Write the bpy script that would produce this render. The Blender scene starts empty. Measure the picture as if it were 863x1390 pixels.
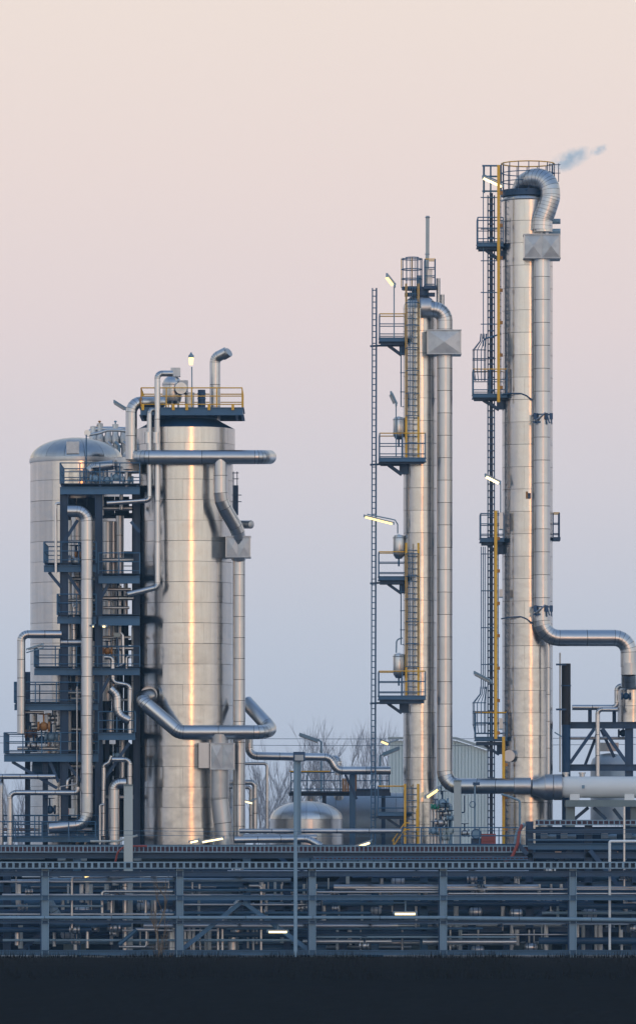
import bpy, bmesh, math, random
from mathutils import Vector, Matrix, Quaternion
random.seed(7)
R = math.radians
sc = bpy.context.scene
col = sc.collection

# ------------------------------------------------------------------ camera, light, exposure
S = 28.0            # photo pixels per metre at Y = 0
D = 300.0           # camera distance
ZE = 9.0            # eye level, at photo row 1140
PW, PH, HOR = 863.0, 1390.0, 1140.0
cam_d = bpy.data.cameras.new("camera")
cam = bpy.data.objects.new("camera", cam_d)
col.objects.link(cam)
cam.location = (0, -D, ZE)
cam.rotation_euler = (R(90), 0, 0)
cam_d.sensor_fit = 'VERTICAL'
cam_d.sensor_height = 36.0
cam_d.lens = 36.0 * D / (PH / S)
cam_d.shift_y = (HOR - PH / 2) / PH
cam_d.clip_start = 1.0
cam_d.clip_end = 6000
sc.camera = cam

HAZE = 0.00017
SUN_EL, SUN_AZ = 3.0, 14.0      # degrees above horizon; to the right of straight behind the camera
sd = Vector((math.sin(R(SUN_AZ)) * math.cos(R(SUN_EL)), -math.cos(R(SUN_AZ)) * math.cos(R(SUN_EL)), math.sin(R(SUN_EL))))
sun_d = bpy.data.lights.new("sun", 'SUN')
sun_d.energy = 0.105
sun_d.angle = R(1.0)
sun_d.color = (1.0, 0.34, 0.08)
sun = bpy.data.objects.new("sun", sun_d)
sun.rotation_euler = sd.to_track_quat('Z', 'Y').to_euler()
sun.location = (60, -200, 60)
col.objects.link(sun)

world = bpy.data.worlds.new("World")
sc.world = world
world.use_nodes = True
nt = world.node_tree
nt.nodes.clear()
def srgb(r, g, b):
    f = lambda c: (c / 255 / 12.92) if c <= 10 else ((c / 255 + 0.055) / 1.055) ** 2.4
    return (f(r), f(g), f(b), 1)
tc = nt.nodes.new('ShaderNodeTexCoord')
sx = nt.nodes.new('ShaderNodeSeparateXYZ')
nt.links.new(tc.outputs['Generated'], sx.inputs[0])
def ramp(stops):
    r = nt.nodes.new('ShaderNodeValToRGB')
    e = r.color_ramp.elements
    e[0].position, e[0].color = stops[0][0], stops[0][1]
    e[1].position, e[1].color = stops[-1][0], stops[-1][1]
    for p, c in stops[1:-1]:
        n = e.new(p); n.color = c
    return r
# dusk sky opposite the sunset: blue-grey band at the horizon, pink, cream, then evening blue
m = nt.nodes.new('ShaderNodeMapRange'); m.inputs['From Min'].default_value = -0.02; m.inputs['From Max'].default_value = 0.98
nt.links.new(sx.outputs['Z'], m.inputs['Value'])
rA = ramp([(0.0, srgb(158, 174, 198)), (0.03, srgb(174, 187, 207)), (0.053, srgb(191, 198, 212)),
           (0.078, srgb(212, 207, 213)), (0.103, srgb(226, 212, 212)), (0.128, srgb(233, 217, 212)), (0.155, srgb(237, 222, 213)),
           (0.21, srgb(232, 222, 208)), (0.30, srgb(208, 210, 214)), (0.5, srgb(166, 184, 207)), (1.0, srgb(116, 146, 190))])
nt.links.new(m.outputs[0], rA.inputs[0])
rB = ramp([(0.0, srgb(236, 210, 186)), (0.03, srgb(244, 222, 200)), (0.08, srgb(240, 228, 212)), (0.16, srgb(228, 226, 218)),
           (0.30, srgb(194, 204, 212)), (0.5, srgb(140, 160, 186)), (1.0, srgb(97, 123, 160))])
nt.links.new(m.outputs[0], rB.inputs[0])
dotn = nt.nodes.new('ShaderNodeVectorMath'); dotn.operation = 'DOT_PRODUCT'
nt.links.new(tc.outputs['Generated'], dotn.inputs[0])
dotn.inputs[1].default_value = (math.sin(R(SUN_AZ)), -math.cos(R(SUN_AZ)), 0)
m2 = nt.nodes.new('ShaderNodeMapRange'); m2.interpolation_type = 'SMOOTHSTEP'
m2.inputs['From Min'].default_value = 0.10; m2.inputs['From Max'].default_value = 0.95
nt.links.new(dotn.outputs['Value'], m2.inputs['Value'])
mx = nt.nodes.new('ShaderNodeMix'); mx.data_type = 'RGBA'
nt.links.new(m2.outputs[0], mx.inputs['Factor'])
nt.links.new(rA.outputs[0], mx.inputs['A']); 
sb = nt.nodes.new('ShaderNodeVectorMath'); sb.operation = 'SCALE'; sb.inputs['Scale'].default_value = 1.5   # the sunset side is the brighter half of the sky
nt.links.new(rB.outputs[0], sb.inputs[0]); nt.links.new(sb.outputs[0], mx.inputs['B'])
bg = nt.nodes.new('ShaderNodeBackground'); bg.inputs[1].default_value = 1.04
ow = nt.nodes.new('ShaderNodeOutputWorld')
nt.links.new(mx.outputs['Result'], bg.inputs[0]); nt.links.new(bg.outputs[0], ow.inputs[0])
sc.view_settings.view_transform = 'Standard'
sc.view_settings.look = 'None'
sc.view_settings.exposure = 0
sc.view_settings.gamma = 1
sc.cycles.max_bounces = 6
sc.cycles.volume_bounces = 3

# ------------------------------------------------------------------ materials
def material(name, base, metallic=0.0, rough=0.5, var=0.06, nscale=1.5, bump=0.0, bscale=3.0, streak=0.0, rvar=0.05, emit=None, estr=0, base2=None):
    mt = bpy.data.materials.new(name); mt.use_nodes = True
    t = mt.node_tree; N = t.nodes; L = t.links
    b = N['Principled BSDF']
    b.inputs['Metallic'].default_value = metallic
    geo = N.new('ShaderNodeNewGeometry'); oi = N.new('ShaderNodeObjectInfo')
    noise = N.new('ShaderNodeTexNoise'); noise.inputs['Scale'].default_value = nscale; noise.inputs['Detail'].default_value = 5
    mp = N.new('ShaderNodeMapping'); mp.inputs['Scale'].default_value = (1, 1, 0.25 if streak else 1)
    L.new(geo.outputs['Position'], mp.inputs[0]); L.new(mp.outputs[0], noise.inputs[0])
    # value = 1 + var*(noise-.5)*2 + var*(rand-.5)
    a = N.new('ShaderNodeMath'); a.operation = 'MULTIPLY_ADD'; a.inputs[1].default_value = 2.4 * var; a.inputs[2].default_value = 1 - 1.2 * var
    L.new(noise.outputs[0], a.inputs[0])
    c = N.new('ShaderNodeMath'); c.operation = 'MULTIPLY_ADD'; c.inputs[1].default_value = 1.6 * var; c.inputs[2].default_value = -0.8 * var
    L.new(oi.outputs['Random'], c.inputs[0])
    d = N.new('ShaderNodeMath'); d.operation = 'ADD'; L.new(a.outputs[0], d.inputs[0]); L.new(c.outputs[0], d.inputs[1])
    val = d.outputs[0]
    if streak:
        ns = N.new('ShaderNodeTexNoise'); ns.inputs['Scale'].default_value = 5.0; ns.inputs['Detail'].default_value = 4
        ms = N.new('ShaderNodeMapping'); ms.inputs['Scale'].default_value = (1, 1, 0.05)
        L.new(geo.outputs['Position'], ms.inputs[0]); L.new(ms.outputs[0], ns.inputs[0])
        e = N.new('ShaderNodeMath'); e.operation = 'MULTIPLY_ADD'; e.inputs[1].default_value = 2 * streak; e.inputs[2].default_value = 1 - streak
        L.new(ns.outputs[0], e.inputs[0])
        f = N.new('ShaderNodeMath'); f.operation = 'MULTIPLY'; L.new(val, f.inputs[0]); L.new(e.outputs[0], f.inputs[1]); val = f.outputs[0]
    vm = N.new('ShaderNodeVectorMath'); vm.operation = 'SCALE'
    if base2:
        mixc = N.new('ShaderNodeMix'); mixc.data_type = 'RGBA'; mixc.inputs['A'].default_value = (*base, 1); mixc.inputs['B'].default_value = (*base2, 1)
        n3 = N.new('ShaderNodeTexNoise'); n3.inputs['Scale'].default_value = 2.2; n3.inputs['Detail'].default_value = 6
        L.new(geo.outputs['Position'], n3.inputs[0])
        rr = N.new('ShaderNodeMapRange'); rr.inputs['From Min'].default_value = .45; rr.inputs['From Max'].default_value = .62
        L.new(n3.outputs[0], rr.inputs[0]); L.new(rr.outputs[0], mixc.inputs['Factor']); L.new(mixc.outputs['Result'], vm.inputs[0])
    else:
        vm.inputs[0].default_value = base
    L.new(val, vm.inputs['Scale']); L.new(vm.outputs[0], b.inputs['Base Color'])
    g = N.new('ShaderNodeMath'); g.operation = 'MULTIPLY_ADD'; g.inputs[1].default_value = 2 * rvar; g.inputs[2].default_value = rough - rvar
    n2 = N.new('ShaderNodeTexNoise'); n2.inputs['Scale'].default_value = nscale * 2.3; L.new(mp.outputs[0], n2.inputs[0])
    L.new(n2.outputs[0], g.inputs[0]); L.new(g.outputs[0], b.inputs['Roughness'])
    if bump:
        bn = N.new('ShaderNodeTexNoise'); bn.inputs['Scale'].default_value = bscale; bn.inputs['Detail'].default_value = 2
        L.new(geo.outputs['Position'], bn.inputs[0])
        bp = N.new('ShaderNodeBump'); bp.inputs['Strength'].default_value = 1; bp.inputs['Distance'].default_value = bump
        L.new(bn.outputs[0], bp.inputs['Height']); L.new(bp.outputs[0], b.inputs['Normal'])
    if name in ('near_black_fill', 'dark_winter_grass', 'painted_shade_backing'): b.inputs['Specular IOR Level'].default_value = .05
    if emit:
        b.inputs['Emission Color'].default_value = (*emit, 1); b.inputs['Emission Strength'].default_value = estr
    return mt
M = dict(
    clad=material('aluminium_cladding', (.56, .56, .555), 1, .25, .09, .8, .013, 1.6, .15, .05),
    clad_big=material('steel_tower_cladding', (.52, .52, .515), 1, .215, .09, .6, .014, 1.1, .17, .05),
    clad_old=material('weathered_cladding', (.56, .575, .59), 1, .42, .10, .8, .012, 1.4, .12, .06),
    clad_pipe=material('pipe_cladding', (.58, .60, .62), 1, .33, .08, 1.2, .006, 2.5, .05, .05),
    dark_metal=material('dark_seam_metal', (.05, .06, .07), .6, .6),
    galv=material('galvanised_sheet', (.56, .59, .61), .5, .48, .12, 3.0, .004, 6, 0, .08, base2=(.47, .50, .53)),
    steel=material('blue_steel_paint_and_shade', (.017, .068, .150), 0, .5, .2, 1.3, .002, 5, .10, .1),  # blue paint, darkened to put shade into the rear rack steel
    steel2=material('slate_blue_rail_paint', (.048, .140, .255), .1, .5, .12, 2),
    steel3=material('grey_blue_galvanised_steel', (.22, .35, .46), .1, .5, .14, 2, streak=.12),  # lightened for the front rack steel, against the darkened rear
    grating=material('dark_steel_grating', (.03, .07, .12), .2, .6, .1, 4),
    yellow=material('yellow_safety_paint', (.85, .47, .03), 0, .45, .12, 3),
    concrete=material('pale_concrete', (.46, .52, .52), 0, .8, .12, 1.5, .004, 8, .08),
    concrete2=material('grey_green_concrete', (.20, .25, .26), 0, .85, .15, 1.5, .004, 8, .08),
    white=material('white_vessel_paint', (.84, .89, .90), 0, .38, .04, 1.2),
    hall=material('pale_sheet_metal_wall', (.60, .72, .74), .1, .5, .05, .3, streak=.05),
    black=material('blackened_stack_steel', (.018, .020, .026), .3, .55, .2, 2),
    tank=material('pale_blue_tank_paint', (.36, .43, .50), .2, .42, .06, .8, streak=.06),
    red=material('red_painted_steel', (.33, .07, .06), 0, .5, .1, 3),
    cable=material('reddish_cable_sheath', (.10, .045, .055), 0, .6, .3, 9),
    cable_dark=material('dark_cable_sheath', (.02, .025, .035), 0, .6, .3, 9),
    orange=material('ochre_valve_paint', (.38, .17, .04), 0, .5, .2, 3),
    green=material('green_band_paint', (.02, .30, .20), 0, .5, .1, 3),
    lamp=material('lamp_glow', (.9, .8, .5), 0, .4, 0, 1, emit=(1.0, .72, .26), estr=2.0),
    lamp2=material('lamp_glow_white', (.9, .85, .7), 0, .4, 0, 1, emit=(1.0, .78, .38), estr=2.6),
    lamp_off=material('lamp_diffuser_off', (.42, .46, .48), 0, .3, .05, 2),
    bark=material('winter_bark', (.16, .135, .12), 0, .9, .2, 4),
    bark2=material('hazy_frosted_twigs', (.37, .38, .42), 0, .9, .2, 4),  # paled and blued: hoarfrost plus painted-in distance haze
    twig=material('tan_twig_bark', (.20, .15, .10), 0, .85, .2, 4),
    ground=material('pale_bounce_gravel', (.20, .21, .22), 0, .9, .2, .4, .01, 3),  # made pale to bounce light onto undersides; out of view
    bank=material('near_black_fill', (.005, .005, .006), 0, 1, .25, .5, .03, 1.5),  # near black so the made-up embankment reads as a dark strip
    shade_backing=material('painted_shade_backing', (.018, .036, .065), 0, .8, .2, .5),  # shade painted as a dark colour on the added backings
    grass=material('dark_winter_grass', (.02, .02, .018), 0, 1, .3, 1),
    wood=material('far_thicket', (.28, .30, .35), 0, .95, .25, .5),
    brown=material('brown_cladding', (.25, .14, .09), .2, .6, .1, 2),
)

# ------------------------------------------------------------------ helpers
WL = {}
def at(px, py, Y=0.0):
    k = (D + Y) / D
    return Vector(((px - PW / 2) / S * k, Y, ZE + (HOR - py) / S * k))
def tag(o, label=None, cat=None, group=None, kind=None):
    if label: o['label'] = label
    if cat: o['category'] = cat
    if group: o['group'] = group
    if kind: o['kind'] = kind
    return o
def empty(name, loc, label=None, cat=None, group=None):
    o = bpy.data.objects.new(name, None); o.empty_display_size = .3
    col.objects.link(o); o.location = loc; WL[o.name] = Vector(loc)
    return tag(o, label, cat, group)
def place(o, wloc, parent):
    WL[o.name] = Vector(wloc)
    if parent is not None:
        o.parent = parent; o.location = Vector(wloc) - WL[parent.name]
    else:
        o.location = wloc
class MB:
    def __init__(s): s.v = []; s.f = []
    def add(s, vs, fs):
        n = len(s.v); s.v += [Vector(v) for v in vs]; s.f += [tuple(i + n for i in f) for f in fs]
    def box(s, c, dim, rot=None):
        c = Vector(c); h = Vector(dim) / 2
        vs = [Vector((x * h.x, y * h.y, z * h.z)) for x in (-1, 1) for y in (-1, 1) for z in (-1, 1)]
        if rot: vs = [rot @ v for v in vs]
        s.add([c + v for v in vs], [(0, 1, 3, 2), (4, 6, 7, 5), (0, 4, 5, 1), (2, 3, 7, 6), (0, 2, 6, 4), (1, 5, 7, 3)])
        return s
    def bar(s, p, q, w, h, up=None):          # box from p to q
        p, q = Vector(p), Vector(q); d = (q - p); L = d.length
        if L < 1e-6: return s
        d.normalize(); up = Vector(up or ((0, 0, 1) if abs(d.z) < .95 else (1, 0, 0)))
        sd_ = d.cross(up).normalized(); up = sd_.cross(d).normalized()
        vs = []
        for e in (p, q):
            for a in (-1, 1):
                for b in (-1, 1): vs.append(e + sd_ * a * w / 2 + up * b * h / 2)
        s.add(vs, [(0, 1, 3, 2), (4, 6, 7, 5), (0, 4, 5, 1), (2, 3, 7, 6), (0, 2, 6, 4), (1, 5, 7, 3)])
        return s
    def ibeam(s, p, q, w, h, up=None, t=.03):
        p, q = Vector(p), Vector(q); d = (q - p).normalized()
        up = Vector(up or ((0, 0, 1) if abs(d.z) < .95 else (1, 0, 0)))
        sd_ = d.cross(up).normalized(); up = sd_.cross(d).normalized()
        o = up * (h / 2 - t / 2)
        s.bar(p + o, q + o, w, t, up); s.bar(p - o, q - o, w, t, up); s.bar(p, q, t, h - 2 * t, up)
        return s
    def tube(s, pts, r, n=10, caps=True, radii=None):
        pts = [Vector(p) for p in pts]; k = len(pts)
        T = []
        for i in range(k):
            a = pts[max(0, i - 1)]; b = pts[min(k - 1, i + 1)]; T.append((b - a).normalized())
        nrm = T[0].orthogonal().normalized(); rings = []
        for i in range(k):
            if i: nrm = T[i - 1].rotation_difference(T[i]) @ nrm
            bn = T[i].cross(nrm); rr = radii[i] if radii else r
            for j in range(n):
                a = 2 * math.pi * j / n; rings.append(pts[i] + (nrm * math.cos(a) + bn * math.sin(a)) * rr)
        fs = []
        for i in range(k - 1):
            for j in range(n):
                j2 = (j + 1) % n; fs.append((i * n + j, i * n + j2, (i + 1) * n + j2, (i + 1) * n + j))
        if caps: fs.append(tuple(reversed(range(n)))); fs.append(tuple((k - 1) * n + j for j in range(n)))
        s.add(rings, fs); return s
    def lathe(s, c, prof, n=32, a0=0, a1=2 * math.pi, axis='Z'):   # prof: (r, z) list
        c = Vector(c); full = abs(a1 - a0 - 2 * math.pi) < 1e-6; m_ = n if full else n + 1
        vs = []
        for r_, z in prof:
            for j in range(m_):
                a = a0 + (a1 - a0) * j / n; x, y = r_ * math.cos(a), r_ * math.sin(a)
                vs.append(c + (Vector((x, y, z)) if axis == 'Z' else Vector((z, x, y)) if axis == 'X' else Vector((x, z, y))))
        fs = []
        for i in range(len(prof) - 1):
            for j in range(n):
                j2 = (j + 1) % m_; fs.append((i * m_ + j, i * m_ + j2, (i + 1) * m_ + j2, (i + 1) * m_ + j))
        s.add(vs, fs); return s
    def ring(s, c, R_, r, n=16, m_=6, axis='Z'):
        pts = []
        prof = [(R_ + r * math.cos(2 * math.pi * k / m_), r * math.sin(2 * math.pi * k / m_)) for k in range(m_ + 1)]
        return s.lathe(c, prof, n, axis=axis)
    def sphere(s, c, r, n=12, m_=8, sz=1.0):
        return s.lathe(c, [(r * math.cos(-math.pi / 2 + math.pi * k / m_), sz * r * math.sin(-math.pi / 2 + math.pi * k / m_)) for k in range(m_ + 1)], n)
    def build(s, name, mat, parent=None, smooth=True, label=None, cat=None, group=None, kind=None, sharp=.7, origin=None):
        lo = Vector([min(v[i] for v in s.v) for i in range(3)]); hi = Vector([max(v[i] for v in s.v) for i in range(3)])
        o_ = Vector(origin) if origin is not None else (lo + hi) / 2
        if origin is None and parent is None: o_.z = lo.z
        me = bpy.data.meshes.new(name)
        me.from_pydata([v - o_ for v in s.v], [], s.f)
        me.materials.append(M[mat] if isinstance(mat, str) else mat)
        if smooth:
            me.polygons.foreach_set('use_smooth', [True] * len(me.polygons))
            me.set_sharp_from_angle(angle=sharp)
        me.update()
        ob = bpy.data.objects.new(name, me); col.objects.link(ob); place(ob, o_, parent)
        return tag(ob, label, cat, group, kind)
def inst(me, name, wloc, parent, rot=None):
    o = bpy.data.objects.new(name, me); col.objects.link(o); place(o, wloc, parent)
    if rot: o.rotation_euler = rot
    return o
def kids(o): return [c for c in o.children]
def dup(o, wloc, label=None, parent=None, group=None, rot=None):
    c = o.copy(); col.objects.link(c); c.parent = parent; WL[c.name] = Vector(wloc)
    if parent is None: c.location = wloc
    if rot is not None: c.rotation_euler = rot
    if label: c['label'] = label
    if group: c['group'] = group
    for k in list(o.children):
        d = dup(k, (0, 0, 0), parent=c); d.matrix_parent_inverse = k.matrix_parent_inverse
    return c

# path with rounded corners -> ring stations and pieces
def fillet(pts, bend):
    pts = [Vector(p) for p in pts]; out = [('p', pts[0])]
    for i in range(1, len(pts) - 1):
        a, b, c = pts[i - 1], pts[i], pts[i + 1]
        u = (a - b); v = (c - b); lu, lv = u.length, v.length; u.normalize(); v.normalize()
        ang = math.pi - u.angle(v)
        if ang < .03: out.append(('p', b)); continue
        t = min(bend * math.tan(ang / 2), lu * .499, lv * .499); rr = t / math.tan(ang / 2)
        p0, p1 = b + u * t, b + v * t
        ctr = b + (u + v).normalized() * (rr / math.cos(ang / 2))
        n = max(2, int(math.ceil(ang / R(18))))
        q = (p0 - ctr).rotation_difference(p1 - ctr)
        arc = [ctr + Quaternion().slerp(q, k / n) @ (p0 - ctr) for k in range(n + 1)]
        out.append(('arc', arc))
    out.append(('p', pts[-1])); return out
def pipe(name, pts, r, label, cat='pipe', bend=None, seg=28, mat='clad_pipe', group=None, sides=20, flare=None, seamless=False, parent=None, part='cladding_segment', cap=True):
    """pts: list of (px, py, Y); r, bend, seg in photo pixels"""
    P_ = [at(*p) if not isinstance(p, Vector) else p for p in pts]
    r = r / S; bend = (bend / S) if bend else r * 2.2
    items = fillet(P_, bend)
    st = [items[0][1]]; cuts = [0]
    for kind, it in items[1:]:
        tgt = it if kind == 'p' else it[0]
        d = tgt - st[-1]; L = d.length
        if L > 1e-4:
            n = max(1, round(L / (seg / S))) if not seamless else 1
            s0 = st[-1].copy()
            for k in range(1, n + 1):
                st.append(s0 + d * (k / n)); cuts.append(len(st) - 1)
        if kind == 'arc':
            for p in it[1:]:
                st.append(p); cuts.append(len(st) - 1)
    if seamless:
        mb = MB(); mb.tube(st, r, sides, cap)
        return mb.build(name, mat, parent, label=label, cat=cat if parent is None else None, group=group)
    root = empty(name, P_[0], label, cat, group) if parent is None else parent
    K = len(st); T = []
    for i in range(K):
        a = (st[i] - st[i - 1]).normalized() if i else None
        b = (st[i + 1] - st[i]).normalized() if i < K - 1 else None
        T.append(((a or b) + (b or a)).normalized())
    N_ = [T[0].orthogonal().normalized()]
    for i in range(1, K): N_.append(T[i - 1].rotation_difference(T[i]) @ N_[-1])
    e = .012; dd = .022
    for i in range(K - 1):
        L = (st[i + 1] - st[i]).length; mb = MB(); e, dd = (.012, .022) if L > .55 else (.006, .012)
        jr = r * (1 + random.uniform(-.006, .006))
        fr = [(0, r - dd), (min(e, L * .1) / L, jr), (1 - min(e, L * .1) / L, jr), (1, r - dd)]
        vs = []
        for f_, rad in fr:
            c = st[i].lerp(st[i + 1], f_); t_ = T[i].lerp(T[i + 1], f_).normalized(); n_ = N_[i].lerp(N_[i + 1], f_)
            n_ = (n_ - t_ * n_.dot(t_)).normalized(); b_ = t_.cross(n_)
            # mitre: stretch in the bend plane is negligible at these angles
            for j in range(sides):
                a = 2 * math.pi * j / sides; vs.append(c + (n_ * math.cos(a) + b_ * math.sin(a)) * rad)
        fs = []
        for k in range(3):
            for j in range(sides):
                j2 = (j + 1) % sides; fs.append((k * sides + j, k * sides + j2, (k + 1) * sides + j2, (k + 1) * sides + j))
        if i == 0: fs.append(tuple(reversed(range(sides))))
        if i == K - 2: fs.append(tuple(3 * sides + j for j in range(sides)))
        mb.add(vs, fs); o_ = mb.build(part, mat, root, sharp=.5); o_.data.materials.append(M['dark_metal'])
        for q in list(range(sides)) + list(range(2 * sides, 3 * sides)): o_.data.polygons[q].material_index = 1
    return root
SH = {}
def sheet_mesh(r, h, nseg, mat, gap=.017, t=.03):
    key = (round(r, 3), round(h, 3), nseg, mat)
    if key in SH: return SH[key]
    n = max(4, int(math.ceil(360 / nseg / 6))); da = 2 * math.pi / nseg; ga = .005 / r
    mb = MB(); prof = [(r - t, gap / 2), (r, gap / 2), (r, h - gap / 2), (r - t, h - gap / 2)]
    mb.lathe((0, 0, 0), prof, n, -da / 2 + ga / 2, da / 2 - ga / 2)
    for e in (0, n):   # close ends
        idx = [k * (n + 1) + e for k in range(4)]; mb.f.append(tuple(idx if e else reversed(idx)))
    me = bpy.data.meshes.new('cladding_sheet'); me.from_pydata(mb.v, [], mb.f); me.materials.append(M[mat]); me.materials.append(M['dark_metal'])
    for i_, p_ in enumerate(me.polygons):
        if i_ < n or i_ >= 2 * n: p_.material_index = 1
    me.polygons.foreach_set('use_smooth', [True] * len(me.polygons)); me.set_sharp_from_angle(angle=.6)
    SH[key] = me; return me
def clad_cylinder(root, c, r, z0, z1, band, nseg, mat, jit=.25, core=True, name='cladding_sheet', stagger=True):
    n = max(1, round((z1 - z0) / band)); h = (z1 - z0) / n
    me = sheet_mesh(r, h, nseg, mat)
    if core:
        MB().lathe((c[0], c[1], 0), [(0, z0 + .01), (r - .032, z0 + .01), (r - .032, z1 - .01), (0, z1 - .01)], 32).build('inner_shell', 'dark_metal', root)
    for k in range(n):
        off = (k % 2) * math.pi / nseg if stagger else 0
        off += .17
        for j in range(nseg):
            a = off + 2 * math.pi * j / nseg
            o = inst(me, name, (c[0] + random.uniform(-1, 1) * .003, c[1] + random.uniform(-1, 1) * .003, z0 + k * h), root)
            o.rotation_euler = (R(random.uniform(-jit, jit)) * .5, R(random.uniform(-jit, jit)) * .5, a)
def dome(root, c, r, z, hgt, npet, mat, name='dome_panel'):
    prof = [(max(.02, r * math.cos(a)), hgt * math.sin(a)) for a in [math.pi / 2 * k / 10 for k in range(11)]]
    MB().lathe((c[0], c[1], z), [(p[0] * .985, p[1] * .985 - .01) for p in prof], 32).build('inner_shell', 'dark_metal', root)
    da = 2 * math.pi / npet
    for j in range(npet):
        mb = MB(); mb.lathe((c[0], c[1], z), prof, 4, j * da + .004, (j + 1) * da - .004); mb.build(name, mat, root)

POST = {}
def railing(parent, pts, h=1.08, top='steel2', post='steel2', step=1.0, rails=2, r=.024, closed=False):
    pts = [Vector(p) for p in pts]
    if closed: pts = pts + [pts[0]]
    for k in range(rails + 1):
        z = h * (1 - k / (rails + .35))
        MB().tube([p + Vector((0, 0, z)) for p in pts], r if k else r * 1.15, 6).build('top_rail' if k == 0 else 'mid_rail', top if k == 0 else post, parent)
    key = (round(h, 3), post)
    if key not in POST:
        me = bpy.data.meshes.new('post'); mb = MB(); mb.box((0, 0, h / 2), (.055, .055, h)); me.from_pydata(mb.v, [], mb.f); me.materials.append(M[post]); POST[key] = me
    inst(POST[key], 'post', pts[0], parent)
    for a, b in zip(pts, pts[1:]):
        L = (b - a).length; n = max(1, round(L / step))
        for k in range(1, n + 1):
            inst(POST[key], 'post', a.lerp(b, k / n), parent)
def platform(x0, x1, yd0, yd1, yr, Y0, Y1, label, top='yellow', post='steel2', cx=None, group=None, right_open=False, step=.9, brackets=True):
    """deck from px x0..x1, rows yd0 (top) to yd1 (underside); rail top at row yr; depth Y0 (front) to Y1"""
    a = at(x0, yd0, Y0); b = at(x1, yd1, Y1)
    root = empty('access_platform', (a.x, Y0, a.z), label, 'platform', group)
    zt, zb = a.z, b.z; h = min(.14, (zt - zb) * .5)
    MB().box(((a.x + b.x) / 2, (Y0 + Y1) / 2, zt - .03), (b.x - a.x - .06, Y1 - Y0 - .06, .05)).build('deck', 'grating', root)
    for (p, q) in (((a.x, Y0), (b.x, Y0)), ((a.x, Y0), (a.x, Y1)), ((a.x, Y1), (b.x, Y1)), ((b.x, Y0), (b.x, Y1))):
        MB().ibeam((p[0], p[1], zt - .10), (q[0], q[1], zt - .10), .09, .2).build('edge_beam', 'steel2', root)
    for yy in (Y0 + .25, (Y0 + Y1) / 2, Y1 - .25):
        MB().ibeam((a.x + .05, yy, zb + .08), (b.x - .05, yy, zb + .08), .12, .16).build('joist', 'steel', root)
    if brackets and cx is not None:
        ex = at(cx, 0).x; sgn = 1 if ex > a.x else -1
        for yy in (Y0 + .3, Y1 - .3):
            MB().bar((a.x + .35 * (ex - a.x), yy * .6, zb + .02), (ex - sgn * .15, yy * .6, zb - .45), .1, .12).build('bracket', 'steel', root)
        MB().box((ex - sgn * .05, (Y0 + Y1) / 2 * .6, zb - .22), (.42, .5, .42)).build('bracket_shoe', 'steel', root)
    hh = at(0, yr, Y0).z - zt
    pts = [(b.x, Y0, zt), (a.x, Y0, zt), (a.x, Y1, zt)]
    if not right_open: pts.append((b.x, Y1, zt))
    railing(root, pts, hh, top, post, step)
    return root
RUNG = {}
def ladder(x0, x1, y0, y1, Y, label, rails='yellow', cage=True, rung='steel2', group=None, name='ladder', cagey=None, step=8.4, deep=.34):
    a = at(x0, y0, Y); b = at(x1, y1, Y); w = b.x - a.x
    root = empty(name, ((a.x + b.x) / 2, Y, b.z), label, 'ladder', group)
    for x in (a.x, b.x):
        MB().bar((x, Y, b.z), (x, Y, a.z), .07, .1).build('side_rail', rails, root)
    key = round(w, 3)
    if key not in RUNG:
        me = bpy.data.meshes.new('rung'); mb = MB(); mb.tube([(-w / 2, 0, 0), (w / 2, 0, 0)], .02, 6); me.from_pydata(mb.v, [], mb.f); me.materials.append(M[rung]); RUNG[key] = me
    n = int((a.z - b.z) / (step / S))
    for k in range(n): inst(RUNG[key], 'rung', ((a.x + b.x) / 2, Y, b.z + (k + .5) * step / S), root)
    if cage:
        c0, c1 = cagey or (y0, y1 - 55)
        zt, zb = at(0, c0, Y).z, at(0, c1, Y).z; cxm = (a.x + b.x) / 2
        arc = [(cxm + (w / 2 + .02) * math.cos(t), Y - .1 - deep * 1.6 * math.sin(t)) for t in [math.pi * k / 8 for k in range(9)]]
        nh = max(2, int(round((zt - zb) / 1.15)))
        for k in range(nh + 1):
            z = zb + (zt - zb) * k / nh
            MB().tube([(x, y, z) for x, y in arc], .022, 5).build('cage_hoop', rung, root)
        for i in (1, 3, 4, 5, 7):
            MB().bar((arc[i][0], arc[i][1], zb), (arc[i][0], arc[i][1], zt), .03, .03).build('cage_strip', rung, root)
    return root
def tube_lamp(p, q, lit, label, bracket=None, w=.13, mat='lamp', name='tube_lamp', group=None):
    p, q = Vector(p), Vector(q)
    root = empty(name, p, label, 'lamp', group)
    d = (q - p).normalized(); up = Vector((0, 0, 1)); up = (up - d * up.dot(d)).normalized()
    MB().bar(p + up * w * .42, q + up * w * .42, w * 1.25, w * .5, up).build('housing', 'lamp_off' if lit else 'steel3', root)
    MB().tube([p + d * .06 - up * w * .12, q - d * .06 - up * w * .12], w * .42, 10).build('diffuser', mat if lit else 'lamp_off', root)
    for e in (p, q): MB().box(e + up * w * .2, (w * .5, w * 1.3, w)).build('end_cap', 'steel3', root)
    if bracket: MB().tube([Vector(b) for b in bracket], .03, 6).build('bracket', 'steel3', root)
    return root

# ------------------------------------------------------------------ setting
g = MB(); g.add([(-240, -330, 0), (240, -330, 0), (240, 240, 0), (-240, 240, 0)], [(0, 1, 2, 3)])
g.build('ground', 'ground', kind='structure')
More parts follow.
